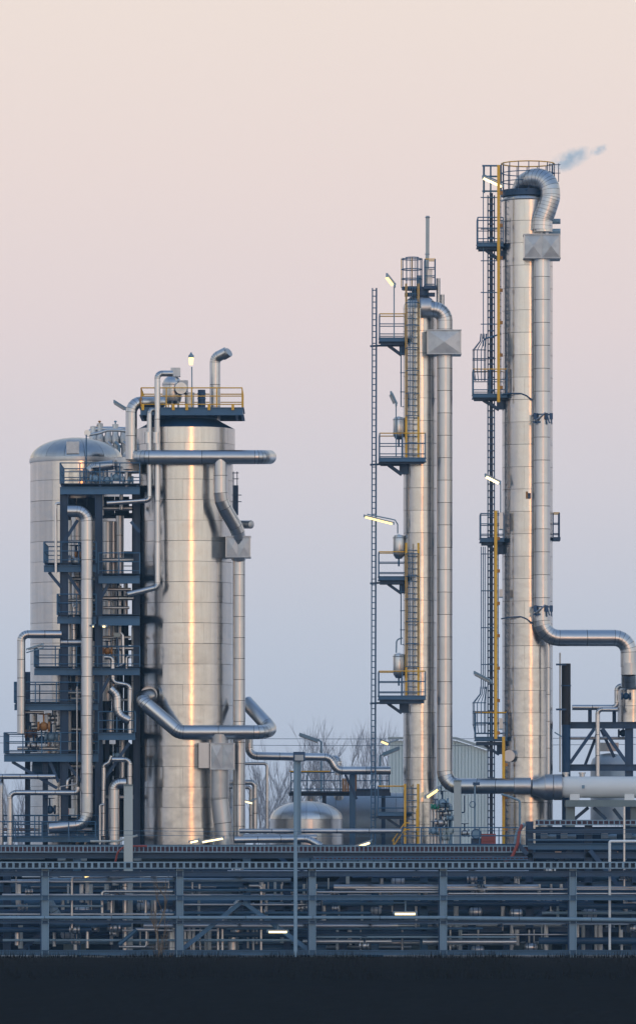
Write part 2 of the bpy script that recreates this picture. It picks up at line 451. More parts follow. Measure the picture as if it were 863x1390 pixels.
# made-up low dike put in near black to fill the bottom of the view
bk = MB(); nx = 90
prof = [(-92, -0.05), (-78, 1.6), (-64, 4.05), (-60, 4.42), (-56, 4.36), (-48, 2.4), (-40, -0.05)]
for i in range(nx):
    x = -90 + 180 * i / (nx - 1)
    for (y, z) in prof:
        bk.v.append(Vector((x, y + math.sin(x * .3) * .2, z + (random.uniform(-.03, .03) if 0 < z else 0))))
m_ = len(prof)
for i in range(nx - 1):
    for k in range(m_ - 1): bk.f.append((i * m_ + k, (i + 1) * m_ + k, (i + 1) * m_ + k + 1, i * m_ + k + 1))
bk.build('added_dike', 'bank', kind='structure', origin=(0, 0, 0))

gr = MB(); rg = random.Random(9)
for i in range(9000):
    x = rg.uniform(-18, 18); y = rg.uniform(-66, -56); z = 4.42 - (.0 if -60 < y else (-60 - y) * .1) - .12; h = rg.uniform(.08, .26) * (1 + .5 * math.sin(x * 1.7) * math.sin(x * .6)); w = rg.uniform(.006, .016)
    gr.add([(x - w, y, z), (x + w, y, z), (x + rg.uniform(-.09, .09), y + rg.uniform(-.05, .05), z + .1 + h)], [(0, 1, 2)])
gr.build('dry_grass', 'grass', None, smooth=False, kind='stuff', label='dark dry winter grass along the crest of the made-up embankment', cat='grass')

# ------------------------------------------------------------------ large structures: towers
def X(px, Y=0): return at(px, 0, Y).x
def Z(py, Y=0): return at(0, py, Y).z
# --- big absorber tower
bx_, br = X(253), 63.5 / S
tw = empty('process_tower', (bx_, 0, 0), 'wide silver metal-clad tower with an orange sunset streak, fattest of the towers in front', 'tower')
clad_cylinder(tw, (bx_, 0), br, Z(1152), Z(626), 27.2 / S, 7, 'clad_big')
clad_cylinder(tw, (bx_ - .02, 0), 66.8 / S, Z(626), Z(583), 21.5 / S, 9, 'clad_big', name='collar_sheet')
MB().lathe((bx_, 0, 0), [(66.8 / S - .02, Z(583) - .004), (1.5, Z(570)), (1.5, Z(566)), (0, Z(566))], 40).build('cone_roof', 'steel', tw)
MB().lathe((bx_, 0, 0), [(br - .08, 0), (br - .08, Z(1152))], 40).build('skirt', 'concrete2', tw)
# --- left vessel with domed head
vx, vr = X(104, 5), 63.5 / S
vt = empty('storage_vessel', (vx, 5, 0), 'tall silver vessel with a rounded dome top at the far left, behind the steel frame', 'vessel')
clad_cylinder(vt, (vx, 5), vr, Z(1150, 5), Z(627, 5), 27.8 / S, 7, 'clad_big', stagger=False)
MB().lathe((vx, 5, 0), [(vr - .04, 0), (vr - .04, Z(1150, 5))], 32).build('skirt', 'concrete2', vt)
MB().lathe((vx, 5, 0), [(vr + .035, Z(629, 5)), (vr + .05, Z(626, 5)), (vr + .035, Z(623, 5)), (vr - .1, Z(622, 5))], 40).build('rim_band', 'clad_old', vt)
dome(vt, (vx, 5), vr + .02, Z(624.5, 5), Z(594, 5) - Z(624.5, 5), 14, 'clad_big')
MB().box((X(99.5, 3), 5 - vr * .80, Z(608, 3)), (.62, 1.0, .58)).build('manway_box', 'galv', vt)
# --- mid column
mx_, mr = X(569.7), 22.8 / S
mc = empty('distillation_column', (mx_, 0, 0), 'slender silver column with yellow ladders, middle one of the three tall towers', 'tower')
clad_cylinder(mc, (mx_, 0), mr, Z(1150), Z(420), 15.0 * 1.0 / S * 2, 4, 'clad', jit=.35)
MB().lathe((mx_, 0, 0), [(mr - .03, 0), (mr - .03, Z(1150))], 24).build('skirt', 'concrete2', mc)
dome(mc, (mx_, 0), mr, Z(420), 20 / S, 8, 'clad_old')
MB().lathe((mx_, 0, 0), [(.42, Z(402)), (.42, Z(394)), (.5, Z(394)), (.5, Z(391)), (0, Z(391))], 16).build('top_nozzle', 'steel', mc)
# --- tall column
tx, tr = X(715.3), 34.4 / S
tcn = empty('distillation_column', (tx, 0, 0), 'tallest silver column, at the right, with a hooked pipe on top', 'tower')
clad_cylinder(tcn, (tx, 0), tr, Z(1150), Z(272), 30.0 / S, 5, 'clad')
MB().lathe((tx, 0, 0), [(tr - .03, 0), (tr - .03, Z(1150))], 24).build('skirt', 'concrete2', tcn)
dome(tcn, (tx, 0), tr + .01, Z(272), 11 / S, 10, 'clad')
MB().lathe((tx, 0, 0), [(tr + .02, Z(274)), (tr + .04, Z(272.5)), (tr + .02, Z(271)), (tr - .06, Z(270.5))], 40).build('rim_band', 'clad_old', tcn)

def duct_box(px0, px1, py0, py1, Y, dep, label, nx_=1, name='duct_box', face=.10):
    """sheet-metal box whose front is folded into shallow crossed pyramids"""
    a, b = at(px0, py1, Y), at(px1, py0, Y)
    root = empty(name, ((a.x + b.x) / 2, Y, a.z), label, 'duct box')
    w, h = b.x - a.x, b.z - a.z
    MB().box(((a.x + b.x) / 2, Y + dep / 2 + .01, (a.z + b.z) / 2), (w, dep, h)).build('casing', 'galv', root)
    for i in range(nx_):
        x0, x1 = a.x + w * i / nx_, a.x + w * (i + 1) / nx_; c = ((x0 + x1) / 2, Y - face, (a.z + b.z) / 2)
        cs = [(x0 + .008, Y, a.z + .02), (x1 - .008, Y, a.z + .02), (x1 - .008, Y, b.z - .02), (x0 + .008, Y, b.z - .02)]
        for k in range(4):
            mb = MB(); mb.add([cs[k], cs[(k + 1) % 4], c, (c[0], Y + .009, c[2])], [(0, 1, 2), (1, 0, 3), (0, 2, 3), (2, 1, 3)])
            mb.build('creased_panel', 'galv', root, smooth=False)
    for z in (a.z, b.z): MB().box(((a.x + b.x) / 2, Y + dep / 2, z), (w + .07, dep + .1, .05)).build('flange', 'galv', root)
    for x in (a.x, b.x): MB().box((x, Y + .0, (a.z + b.z) / 2), (.05, .06, h - .06)).build('corner_strip', 'clad_old', root)
    return root

# ------------------------------------------------------------------ big pipes on the wide tower
F = -(br)      # front of the wide tower
pipe('ring_pipe', [(176, 620.5, 1.2), (184, 620.5, -1.6), (194, 620.5, F - .42), (356, 620.5, F - .42), (366, 620.5, -1.2), (350, 620.5, 1.8)], 9.6,
     'fat horizontal silver pipe wrapped round the wide tower just under its top', bend=13, seg=60)
pipe('downcomer_pipe', [(299.5, 622, F - .40), (299.5, 680, F - .36), (324, 722, -2.0), (324, 760, -1.55)], 9.6,
     'silver pipe dropping from the upper ring pipe and slanting right to a square box', bend=34, seg=24)
pipe('downcomer_pipe', [(324.6, 752, -1.5), (324.6, 1150, -1.5)], 8.4, 'long vertical silver pipe down the right edge of the wide tower', seg=28)
duct_box(307, 339.5, 728, 756, -2.15, 1.3, 'small square grey metal box on the right edge of the wide tower', 2, face=.05)
pipe('pipe_stub', [(322, 712, .9), (341, 712, .2)], 5.6, 'short horizontal pipe stub sticking out right above the square box', bend=6, seg=30, mat='clad_old')
pipe('lower_ring_pipe', [(205, 944, -1.85), (189, 948, -2.6), (243, 994, F - .55), (356, 994, F - .55), (368, 990, -1.6), (334, 953, -.4)], 9.6,
     'fat bent silver pipe slung across the front of the wide tower near its foot', bend=16, seg=38)
MB().lathe((X(204), -1.98, Z(944)), [(11.5 / S, -.16), (11.5 / S, .05), (0, .05)], 20, axis='Y').build('nozzle_flange', 'clad_old', None, label='round flange where the lower bent pipe meets the wide tower', cat='flange')
pipe('downcomer_pipe', [(298, 996, F - .5), (298, 1084, F - .4), (306, 1150, F - .4)], 12.2,
     'short fat pipe below the creased box, kinking right at the foot of the wide tower', bend=14, seg=36, mat='clad_old')
duct_box(286, 318, 1009, 1044, F - 1.0, 1.0, 'creased grey metal box under the lower bent pipe', 2, face=.06)
MB().box((X(278.5), F - .42, Z(1026.5)), (.5, .8, 34 / S)).build('side_box', 'clad_old', None, label='flat smooth metal box left of the creased box on the wide tower', cat='duct box')
# slim pipes on the left of the wide tower
p1 = pipe('process_pipe', [(234, 507, -1.9), (213.8, 507, -2.2), (213.8, 797, -2.5), (172, 807, -3.1)], 4.1, 'slim pipe from the roof vessel down the left front of the wide tower', bend=7, seg=56)
pipe('process_pipe', [(216, 556, -2.0), (203, 556, -2.3), (203, 679, -2.5), (145, 683, -2.6)], 3.4, 'thinner pipe beside it ending in a short run to the left at the frame', bend=5, seg=56)
for px_ in (203, 213.8):
    MB().lathe((X(px_), -2.32, 0), [(0, Z(606)), (5.0 / S, Z(606)), (5.0 / S, Z(591)), (0, Z(591))], 16).build('pipe_collar', 'clad_pipe', None,
        label='thick insulated collar on the %s slim pipe at the tower top' % ('left' if px_ < 210 else 'right'), cat='collar')
pipe('process_pipe', [(222, 546, -1.4), (178.5, 546, -2.0), (178.5, 624, -2.0)], 7.8, 'medium silver pipe bending over left of the tower top platform', bend=14, seg=28)
a = at(174, 633, -1.6)
rt = empty('header_drum', (a.x, a.y, Z(644)), 'short flat silver drum under the bent pipe left of the wide tower', 'drum')
clad_cylinder(rt, (a.x, -1.0), 19 / S, Z(644), Z(623), 21 / S, 5, 'clad_old')
MB().lathe((a.x, -1.0, 0), [(19 / S, Z(623)), (0, Z(621))], 24).build('lid', 'clad_old', rt)
MB().lathe((a.x, -1.0, 0), [(.16, Z(656)), (.16, Z(644))], 12).build('leg', 'concrete', rt)
# pipes to the right of the wide tower at the foot
pipe('process_pipe', [(338, 995, .8), (338, 1026, .8), (447, 1028, .8), (458, 1046, .8), (530, 1046, .8)], 5.6, 'long grey pipe running right from the wide tower over the small tanks', bend=11, seg=30)
pipe('process_pipe', [(459, 1052, 1.2), (459, 1030, 1.2), (450, 1030, 1.6)], 5, 'short upright pipe bend beside the long grey pipe', bend=7, seg=20)
pipe('process_pipe', [(320, 1036.5, 1), (362.5, 1036.5, 1), (362.5, 1135, 1)], 2.1, 'thin pipe goalpost right of the wide tower, outermost of three', bend=4, seamless=True)
pipe('process_pipe', [(320, 1062, .4), (346, 1062, .4), (346, 1140, .4)], 3.6, 'thicker low pipe turning down right of the wide tower', bend=6, seg=30)
pipe('process_pipe', [(320, 1068.5, 0.1), (340.5, 1068.5, 0.1), (340.5, 1140, 0.1)], 2.6, 'low narrow pipe tucked inside the thicker one right of the wide tower', bend=5, seg=30, mat='clad_old')

# top platform of wide tower
def top_platform():
    Zd = Z(557); cx, cy = X(262), .0
    root = empty('roof_platform', (cx, cy, Zd - .4), 'yellow-railed platform on top of the wide tower', 'platform')
    x0, x1 = X(193), X(330); y0, y1 = -2.2, 2.0
    MB().box(((x0 + x1) / 2, (y0 + y1) / 2, Zd - .03), (x1 - x0 - .1, y1 - y0 - .1, .05)).build('deck', 'grating', root)
    for p, q in (((x0, y0), (x1, y0)), ((x0, y0), (x0, y1)), ((x1, y0), (x1, y1)), ((x0, y1), (x1, y1))):
        MB().ibeam((p[0], p[1], Zd - .2), (q[0], q[1], Zd - .2), .14, .38).build('edge_beam', 'steel2', root)
    for k in range(5):
        x = x0 + .6 + k * 1.0; MB().ibeam((x, y0 + .1, Zd - .27), (x, y1 - .1, Zd - .27), .12, .22).build('joist', 'steel', root)
    railing(root, [(x0 + .02, y0, Zd), (x1 - .02, y0, Zd), (x1 - .02, y1, Zd), (x0 + .02, y1, Zd)], 26 / S, 'yellow', 'yellow', 1.25, 2, .026, True)
    for px_ in (196, 237, 255, 285, 317): MB().box((X(px_), y0 - .09, Zd + .0), (.13, .04, .3)).build('post_foot', 'yellow', root)
top_platform()
# roof vessel
c = at(234, 540, -.7)
rv = empty('roof_vessel', (c.x, c.y, c.z), 'small bulbous silver vessel with a capped neck on the platform of the wide tower', 'vessel')
mb = MB(); mb.lathe((c.x, c.y, 0), [(0, Z(551)), (.2, Z(550)), (.42, Z(546)), (.47, Z(540)), (.47, Z(524)), (.44, Z(519)), (.34, Z(515)), (.25, Z(513)), (.24, Z(510))], 24).build('body', 'clad_pipe', rv)
MB().lathe((c.x, c.y, 0), [(.485, Z(525)), (.5, Z(523)), (.485, Z(521))], 24).build('band', 'clad_old', rv)
MB().box((X(239), c.y, Z(507)), (13 / S, .5, 12 / S)).build('head_box', 'galv', rv)
for dx in (-.3, 0, .3): MB().bar((c.x + dx, c.y - .2, Z(557)), (c.x + dx, c.y - .2, Z(546)), .1, .1).build('leg', 'concrete', rv)
c2 = at(246, 527, -1.3)
nz = empty('side_nozzle', (c2.x, c2.y, c2.z - .3), 'round-ended side nozzle with a square casing behind it, on the roof vessel', 'nozzle')
MB().lathe(c2, [(0, -.12), (8 / S, -.12), (8.6 / S, -.05), (8 / S, .05), (8 / S, .5)], 20, axis='Y').build('drum', 'clad_pipe', nz)
MB().box((X(250), -.9, Z(526)), (.42, .5, 15 / S)).build('casing', 'galv', nz)
sdm = empty('small_drum', (X(258), -1.0, Z(557)), 'pale upright drum on the tower platform, right of the roof vessel', 'drum')
MB().lathe((X(258), -1.0, 0), [(0, Z(557)), (6.3 / S, Z(557)), (6.3 / S, Z(536)), (0, Z(536))], 20).build('body', 'clad_old', sdm)
MB().lathe((X(258), -1.0, 0), [(6.9 / S, Z(537)), (6.9 / S, Z(535)), (0, Z(535))], 20).build('lid', 'galv', sdm)
bd = empty('dark_drum', (X(274), -.4, Z(557)), 'dark cylindrical canister standing on the tower platform beside the vent pipe', 'drum')
MB().lathe((X(274), -.4, 0), [(0, Z(557)), (5.2 / S, Z(557)), (5.2 / S, Z(530)), (0, Z(530))], 16).build('body', 'steel', bd)
for z in (535, 542, 549): MB().ring((X(274), -.4, Z(z)), 5.3 / S, .025, 16).build('hoop', 'steel2', bd)
pipe('vent_pipe', [(292, 583, .2), (292, 486, .2), (308, 478, .0)], 7.4, 'goosenecked vent pipe rising from the top of the wide tower', bend=9, seg=32)
MB().tube([at(303, 484, .1), at(311, 478, -.1)], 5.5 / S, 12, True, [5.5 / S, 6.5 / S]).build('vent_mouth', 'clad_old', None, label='flared spout at the end of the goosenecked vent', cat='spout')
MB().bar(at(297, 477, .1), at(304, 475, .1), .06, .05).build('vent_bracket', 'steel3', None, label='little bracket on top of the goosenecked vent', cat='bracket')
# mast lamp on tower top
ml = empty('mast_lamp', at(261, 557, -1.2), 'lit lamp on a slim mast above the wide tower platform', 'lamp')
MB().tube([at(261, 557, -1.2), at(260.5, 498, -1.2)], .03, 6).build('mast', 'steel3', ml)
MB().lathe((X(260.3), -1.2, 0), [(0, Z(498)), (.09, Z(498)), (.12, Z(488)), (0, Z(488))], 12).build('glass', 'lamp', ml)
MB().lathe((X(260.3), -1.2, 0), [(.14, Z(488)), (.13, Z(485)), (.05, Z(483)), (.04, Z(481)), (0, Z(481))], 12).build('cap', 'steel3', ml)
tube_lamp(at(155, 546, -1.5), at(171, 556, -1.5), False, 'unlit tube lamp tilted beside the bent pipe left of the tower top', [at(168, 555, -1.5), at(178, 560, -1.9)], .16)
# ladder end behind the tower right
lb = empty('ladder_box', at(320, 698, .8), 'narrow dark ladder cage at the right shoulder of the wide tower', 'ladder')
MB().box(at(320, 679, .8), (7 / S, .4, 40 / S)).build('back_plate', 'steel', lb)
for x_ in (317, 322): MB().bar(at(x_, 700, .5), at(x_, 640, .5), .04, .04).build('side_rail', 'steel', lb)
for y_ in (642, 650, 672, 681): MB().bar(at(314, y_, .5), at(328 if y_ > 660 else 324, y_, .5), .04, .04).build('rung', 'steel', lb)

# ------------------------------------------------------------------ mid column fittings
pipe('overhead_pipe', [(572, 420, -1.05), (603.2, 420, -1.0), (603.2, 458, -1.0)], 10.9, 'elbow pipe curving out of the head of the middle column', bend=24, seg=14)
MB().lathe((X(573), -1.05, Z(420)), [(0, -.1), (13.2 / S, -.1), (13.6 / S, -.05), (13.2 / S, .02), (13.2 / S, .4)], 24, axis='X').build('nozzle_flange', 'clad_old', None, label='round flanged nozzle at the head of the middle column', cat='flange')
duct_box(580, 625, 448, 480, -1.75, 1.5, 'square creased metal box on the overhead pipe of the middle column', 1, face=.10)
pipe('overhead_pipe', [(603.2, 470, -1.0), (603.2, 1067, -1.0), (700, 1067, -1.9)], 10.7, 'long straight pipe beside the middle column that turns right at its foot', bend=20, seg=29.5)
sk = empty('vent_stack', at(579.5, 392, .1), 'thin pale vent stack poking above the middle column', 'stack')
MB().tube([at(578.5, 392, .1), at(579.8, 340, .1), at(580, 293, .1)], 2.5 / S, 10).build('pipe', 'concrete', sk)
MB().ring(at(579.6, 345, .1), 2.9 / S, .02, 10).build('clamp', 'steel3', sk)
MB().ring(at(580, 295, .1), 2.7 / S, .03, 10).build('rim', 'clad_old', sk)
pipe('relief_pipe', [(594.5, 425, .3), (594.5, 378, .3)], 2.9, 'short grey relief pipe right of the middle column top, the taller one', seamless=True, mat='clad_old')
pipe('relief_pipe', [(600, 425, .3), (600, 400, .3)], 3.0, 'short grey relief pipe right of the middle column top, the shorter one', seamless=True, mat='clad_old')
# top cage
tcg = empty('top_platform', at(568, 394, 0), 'round caged platform on top of the middle column', 'platform')
MB().lathe((X(560), -.1, 0), [(0, Z(394)), (15 / S, Z(394)), (15.5 / S, Z(390)), (0, Z(390))], 20).build('deck', 'steel', tcg)
MB().box((X(583), -.1, Z(391)), (17 / S, .9, .16)).build('deck', 'steel', tcg)
MB().bar(at(549, 400, 0), at(590, 400, 0), .3, .18).build('joist', 'steel', tcg)
ringp = [(X(558.5) + 14 / S * math.cos(t), -.1 + 14 / S * math.sin(t)) for t in [2 * math.pi * k / 12 for k in range(12)]]
for z, mt in ((352, 'steel2'), (366, 'steel2'), (379, 'steel2')):
    MB().tube([(x, y, Z(z)) for x, y in ringp + ringp[:1]], .026, 6).build('rail', mt, tcg)
for i, (x, y) in enumerate(ringp): MB().bar((x, y, Z(391)), (x, y, Z(351)), .04, .04).build('post', 'yellow' if i in (6, 9) else 'steel2', tcg)
railing(tcg, [(X(576), -.5, Z(391)), (X(590), -.5, Z(391)), (X(590), .4, Z(391)), (X(576), .4, Z(391))], 38 / S, 'yellow', 'steel2', .5, 3)
MB().box(at(583, 377, 0), (.24, .24, 22 / S)).build('valve_box', 'clad_old', tcg)
MB().box(at(569, 384, -.1), (.2, .2, 20 / S)).build('valve_box', 'steel3', tcg)

platform(515, 549, 458, 471, 426, -.9, .5, 'first railed platform from the top of the middle column', cx=549)
platform(515, 576, 621, 633, 588, -1.65, .5, 'wide platform wrapping the middle column below its roof, second from the top', cx=549)
platform(514, 549, 782, 794, 749, -.9, .5, 'third platform from the top of the middle column, halfway up', cx=549)
platform(514, 576, 944, 956, 911, -1.65, .5, 'wide platform of the middle column above the long horizontal pipe, fourth from the top', cx=549)
platform(513, 549, 1102, 1112, 1067, -.9, .5, 'lowest platform of the middle column, beside its foot', cx=549)
ladder(551, 567.5, 385, 622, -1.05, 'upper caged yellow ladder on the middle column', cagey=(350, 565), deep=.22)
ladder(551, 567.5, 737, 945, -1.05, 'lower caged yellow ladder on the middle column', cagey=(752, 905), deep=.22)
ladder(549.5, 567, 1064, 1150, -1.05, 'short yellow ladder at the foot of the middle column', cage=False)
for i, (y0, y1, lab) in enumerate(((565, 597, 'pear-shaped silver level pot above the second platform of the middle column'), (725, 759, 'silver level pot above the halfway platform of the middle column'), (886, 921, 'silver level pot above the fourth platform of the middle column'))):
    c = at(541, y1, -.3); r_ = 7.8 / S
    lp = empty('level_pot', c, lab, 'vessel')
    H = (y1 - y0) / S
    MB().lathe((c.x, c.y, c.z), [(0, 0), (r_ * .55, .02), (r_ * .9, H * .14), (r_, H * .2), (r_, H * .86), (r_ * .85, H * .94), (0, H)], 20).build('body', 'clad_pipe', lp)
    for f_ in (.3, .85): MB().ring((c.x, c.y, c.z + H * f_), r_ + .005, .02, 20).build('band', 'clad_old', lp)
    MB().bar((c.x, c.y, c.z - .35), (c.x, c.y, c.z + .02), .09, .09).build('stand', 'steel2', lp)
    MB().bar((c.x, c.y + .05, c.z + H * .5), (c.x + .4, c.y + .1, c.z + H * .5), .14, .14).build('bracket', 'steel3', lp)
for (y0, y1, lab) in ((472, 552, 'thin conduit left of the middle column under the first platform'), (795, 875, 'thin conduit left of the middle column under the halfway platform')):
    cd = empty('conduit', at(544, y1, -.5), lab, 'conduit')
    MB().tube([at(544, y0, -.5), at(544, y1, -.5), at(548, y1, -.5)], .03, 6).build('tube', 'steel2', cd)
    for yy in range(y0 + 8, y1, 26): MB().bar(at(542.5, yy, -.5), at(551, yy, -.5), .04, .04).build('clip', 'steel2', cd)
# lamps of the mid column
tube_lamp(at(524, 374.5, -.9), at(534.5, 388, -.9), True, 'lit tilted lamp on a pole at the top left of the middle column', [at(534.6, 458, -.9), at(534.6, 388, -.9)], .2)
tube_lamp(at(529.5, 534, -.6), at(536.5, 549, -.6), False, 'unlit steeply tilted lamp above the second platform', [at(537.3, 620, -.6), at(537.3, 549, -.6)], .18)
tube_lamp(at(494, 701, -.8), at(534, 711, -.8), True, 'long lit tube lamp reaching left from the middle column at half height', [at(498, 698, -.8), at(530, 704.5, -.8), at(536, 706, -.8), at(539.5, 712, -.7), at(539.5, 724, -.5)], .13)
pipe('conduit', [(546, 866, -.5), (538, 868, -.5), (537.5, 886, -.4)], 1.0, 'small hooked tube above the third level pot', 'conduit', bend=6, seamless=True, mat='steel3')
tube_lamp(at(577.5, 1082.5, -2.6), at(595, 1070.5, -2.6), True, 'lit tilted lamp low in front of the middle column', [at(595, 1071, -2.6), at(598, 1066, -2.2), at(598, 1078, -1.4)], .17)
# lattice mast left of the mid column
lm = empty('cable_ladder', at(508, 1150, -.2), 'tall thin lattice mast standing free left of the middle column', 'mast')
for x0, x1 in ((505.3, 503.5), (511, 509.2)):
    MB().bar(at(x1, 1150, -.2), at(x0, 391, -.2), .07, .06).build('side_rail', 'steel2', lm)
me_r = None
for k in range(95):
    y = 394 + k * 8; t_ = (y - 391) / 760.
    c = at(508.1 - 1.8 * t_, y, -.2)
    if me_r is None:
        mb = MB(); mb.box((0, 0, 0), (5.6 / S, .05, .045)); me_r = bpy.data.meshes.new('rung'); me_r.from_pydata(mb.v, [], mb.f); me_r.materials.append(M['steel2'])
    inst(me_r, 'rung', c, lm)
MB().bar(at(510, 391, -.2), at(508, 1150, -.2), .03, .03).build('cable', 'steel', lm)
for y in (470, 631, 792, 955, 1110): MB().bar(at(502, y, -.15), at(518, y - 1, -.15), .09, .09).build('tie_bracket', 'steel', lm)

# ------------------------------------------------------------------ tall column fittings
TF = -tr
pipe('overhead_pipe', [(704, 266, .2), (711, 249, -.5), (724, 241.5, -1.0), (738, 243, -1.3), (746, 254, -1.45), (746.5, 268, -1.5), (741, 286, -1.5), (736.2, 298, -1.5), (735.5, 312, -1.5)], 13.4,
     'great hooked pipe arching over the top of the tallest column', bend=16, seg=6, sides=24)
MB().lathe((X(735.5), -1.5, 0), [(0, Z(319)), (12.5 / S, Z(319)), (12.5 / S, Z(314)), (10.8 / S, Z(314)), (10.8 / S, Z(308)), (12.6 / S, Z(308)), (12.6 / S, Z(303)), (0, Z(303))], 24).build('pipe_flange', 'clad', None, label='bright flanged collar under the hooked pipe of the tallest column', cat='flange')
for y, lab in ((300.5, 'upper of two short stubs right of the hooked pipe'), (314, 'lower of two short stubs right of the hooked pipe')):
    pipe('pipe_stub', [(744, y, -1.0), (760, y, -1.0)], 3.6, lab, seamless=True, mat='steel3')
duct_box(711, 759.5, 318, 350, -2.2, 1.5, 'wide creased sheet-metal box high on the tallest column', 2, face=.12)
pipe('overhead_pipe', [(735, 345, -1.62), (735, 866, -1.62), (852.5, 866, -1.3), (852.5, 905, -1.3)], 11.2, 'long pipe down the front of the tallest column that turns out to the right', bend=23, seg=30.4)
for y in (563, 824):
    v = empty('valve_set', at(735, y, -2.1), 'small cluster of valves strapped to the tall pipe, ' + ('upper cluster' if y < 700 else 'lower cluster above the bend'), 'valve')
    MB().ring(at(735, y, -1.62), 11.6 / S, .035, 20).build('strap', 'steel', v)
    for px_, dx in ((726, 0), (741, 2), (747.5, 0)):
        MB().box(at(px_, y + 2, -2.0), (.16, .16, .3)).build('valve_body', 'steel', v)
        MB().bar(at(px_, y + 6, -2.0), at(px_ + 1, y + 13, -2.0), .05, .05).build('stem', 'steel2', v)
    MB().tube([at(726, y + 8, -2.05), at(733, y + 3, -2.1), at(740, y - 3, -2.1)], .04, 6).build('tube', 'clad_pipe', v)
    MB().tube([at(742, y, -2.05), at(745, y + 11, -2.1), at(748, y + 11, -2.05), at(748, y, -2.0)], .03, 6).build('tube', 'steel', v)
    MB().box(at(728, y + 10, -1.95), (.35, .15, .1)).build('plate', 'steel', v)
for y in (534, 837):
    pipe('cable', [(680, y + 3, -.9), (690, y + (0 if y < 700 else 1), -1.25), (706, y, -1.28), (714, y + 3, -1.3), (722, y + 9, -1.45)], .9, 'dark cable wrapped across the tallest column, ' + ('higher one' if y < 700 else 'lower one'), 'cable', bend=4, seamless=True, mat='steel')
pipe('process_pipe', [(743.6, 870, -1.35), (743.6, 1052, -1.35)], 2.8, 'slim bright riser on the right front of the tallest column, below the big bend', seg=40)
# top platform
tp = empty('top_platform', (tx, 0, Z(266)), 'railed round platform on top of the tallest column', 'platform')
cx_ = X(716); rr = 36 / S
MB().lathe((cx_, .1, 0), [(.7, Z(264)), (rr - .1, Z(264)), (rr - .1, Z(262.6)), (.7, Z(262.6))], 32).build('deck', 'grating', tp)
MB().lathe((cx_, .1, 0), [(rr - .1, Z(267)), (rr, Z(267)), (rr, Z(258.5)), (rr - .02, Z(258.5))], 32).build('edge_band', 'steel', tp)
a_ = [(cx_ + rr * math.cos(t), .1 + rr * math.sin(t)) for t in [2 * math.pi * k / 16 for k in range(17)]]
for k, z in enumerate((222, 235, 247)):
    MB().tube([(x, y, Z(z)) for x, y in a_], .024 if k else .03, 6).build('rail', 'steel2' if k else 'yellow', tp)
for k in range(16):
    x, y = a_[k]; MB().bar((x, y, Z(262)), (x, y, Z(222)), .045, .045).build('post', 'steel', tp)
for k in range(6):
    t = math.pi * (1.05 + .14 * k); MB().bar((cx_ + rr * .5 * math.cos(t), .1 + rr * .9 * math.sin(t), Z(264)), (cx_ + rr * math.cos(t), .1 + rr * math.sin(t), Z(260)), .08, .1).build('joist', 'steel', tp)
gx = empty('gate_frame', at(752, 245, -.6), 'little square railing frame jutting right above the hooked pipe', 'railing')
for x_, y0, y1 in ((745.5, 222, 236), (757.5, 222, 247)): MB().bar(at(x_, y0, -.6), at(x_, y1, -.6), .04, .04).build('post', 'steel', gx)
for y_ in (223.5, 235): MB().bar(at(744, y_, -.6), at(760, y_, -.6), .035, .035).build('rail', 'steel', gx)
# cable ladder + yellow ladder rail at left
cl = empty('cable_ladder', at(666, 1150, -.3), 'dark riveted cable ladder running the full height left of the tallest column', 'cable ladder')
for x_ in (661.7, 670.5): MB().bar(at(x_, 1150, -.3), at(x_, 265, -.3), .04, .06).build('side_rail', 'steel2', cl)
MB().ibeam(at(666.2, 1150, -.15), at(666.2, 262, -.15), 4.4 / S, .16).build('spine', 'steel', cl)
mb = MB(); mb.box((0, 0, 0), (10.5 / S, .08, .06)); me_r = bpy.data.meshes.new('rung'); me_r.from_pydata(mb.v, [], mb.f); me_r.materials.append(M['steel'])
for k in range(97): inst(me_r, 'rung', at(666.1, 268 + k * 9.05, -.34), cl)
cg = empty('ladder_cage', at(655.5, 1150, -.7), 'two thin blue conduits with cross ties, outermost at the left of the tallest column', 'conduit')
for x0_, ya, yb in ((655.5, 225, 460), (655.3, 742, 935), (652.6, 742, 935), (657.8, 742, 935)): MB().bar(at(x0_, yb, -.7), at(x0_, ya, -.7), .045, .045).build('tube', 'steel2', cg)
for y in list(range(268, 470, 43)) + list(range(752, 940, 50)): MB().bar(at(652, y, -.6), at(676, y, -.5), .045, .045).build('cross_tie', 'steel2', cg)
yl = empty('ladder', at(676, 1150, -.8), 'yellow ladder rail running down the left side of the tallest column', 'ladder')
for (x_, y0, y1) in ((676.2, 224, 546), (672.4, 693, 1003), (683, 1000, 1150)):
    MB().bar(at(x_, y1, -1.3), at(x_, y0, -1.3), .07, .14).build('side_rail', 'yellow', yl)
    MB().bar(at(x_ + 3, y1, -.5), at(x_ + 3, y0, -.5), .05, .05).build('side_rail', 'steel2', yl)
    k = y0 + 12
    while k < y1:
        MB().bar(at(x_, k, -.8), at(x_ + 3.4, k, -.5), .035, .035).build('rung', 'steel2', yl); k += 9
    k = y0 + 38
    while k < y1:
        MB().box(at(x_ + 2.5, k, -1.25), (.22, .12, .16)).build('bracket', 'orange', yl); k += 44
fr = empty('lifting_frame', at(666, 262, -.6), 'square blue steel frame at the top left of the tallest column', 'frame')
for x_ in (656.5, 665.5, 677.5): MB().bar(at(x_, 262, -.6), at(x_, 225, -.6), .09, .08).build('upright', 'steel2', fr)
for y_ in (225, 239.5, 259.5): MB().bar(at(654, y_, -.55), at(679, y_, -.55), .07, .08).build('crossbar', 'steel2', fr)
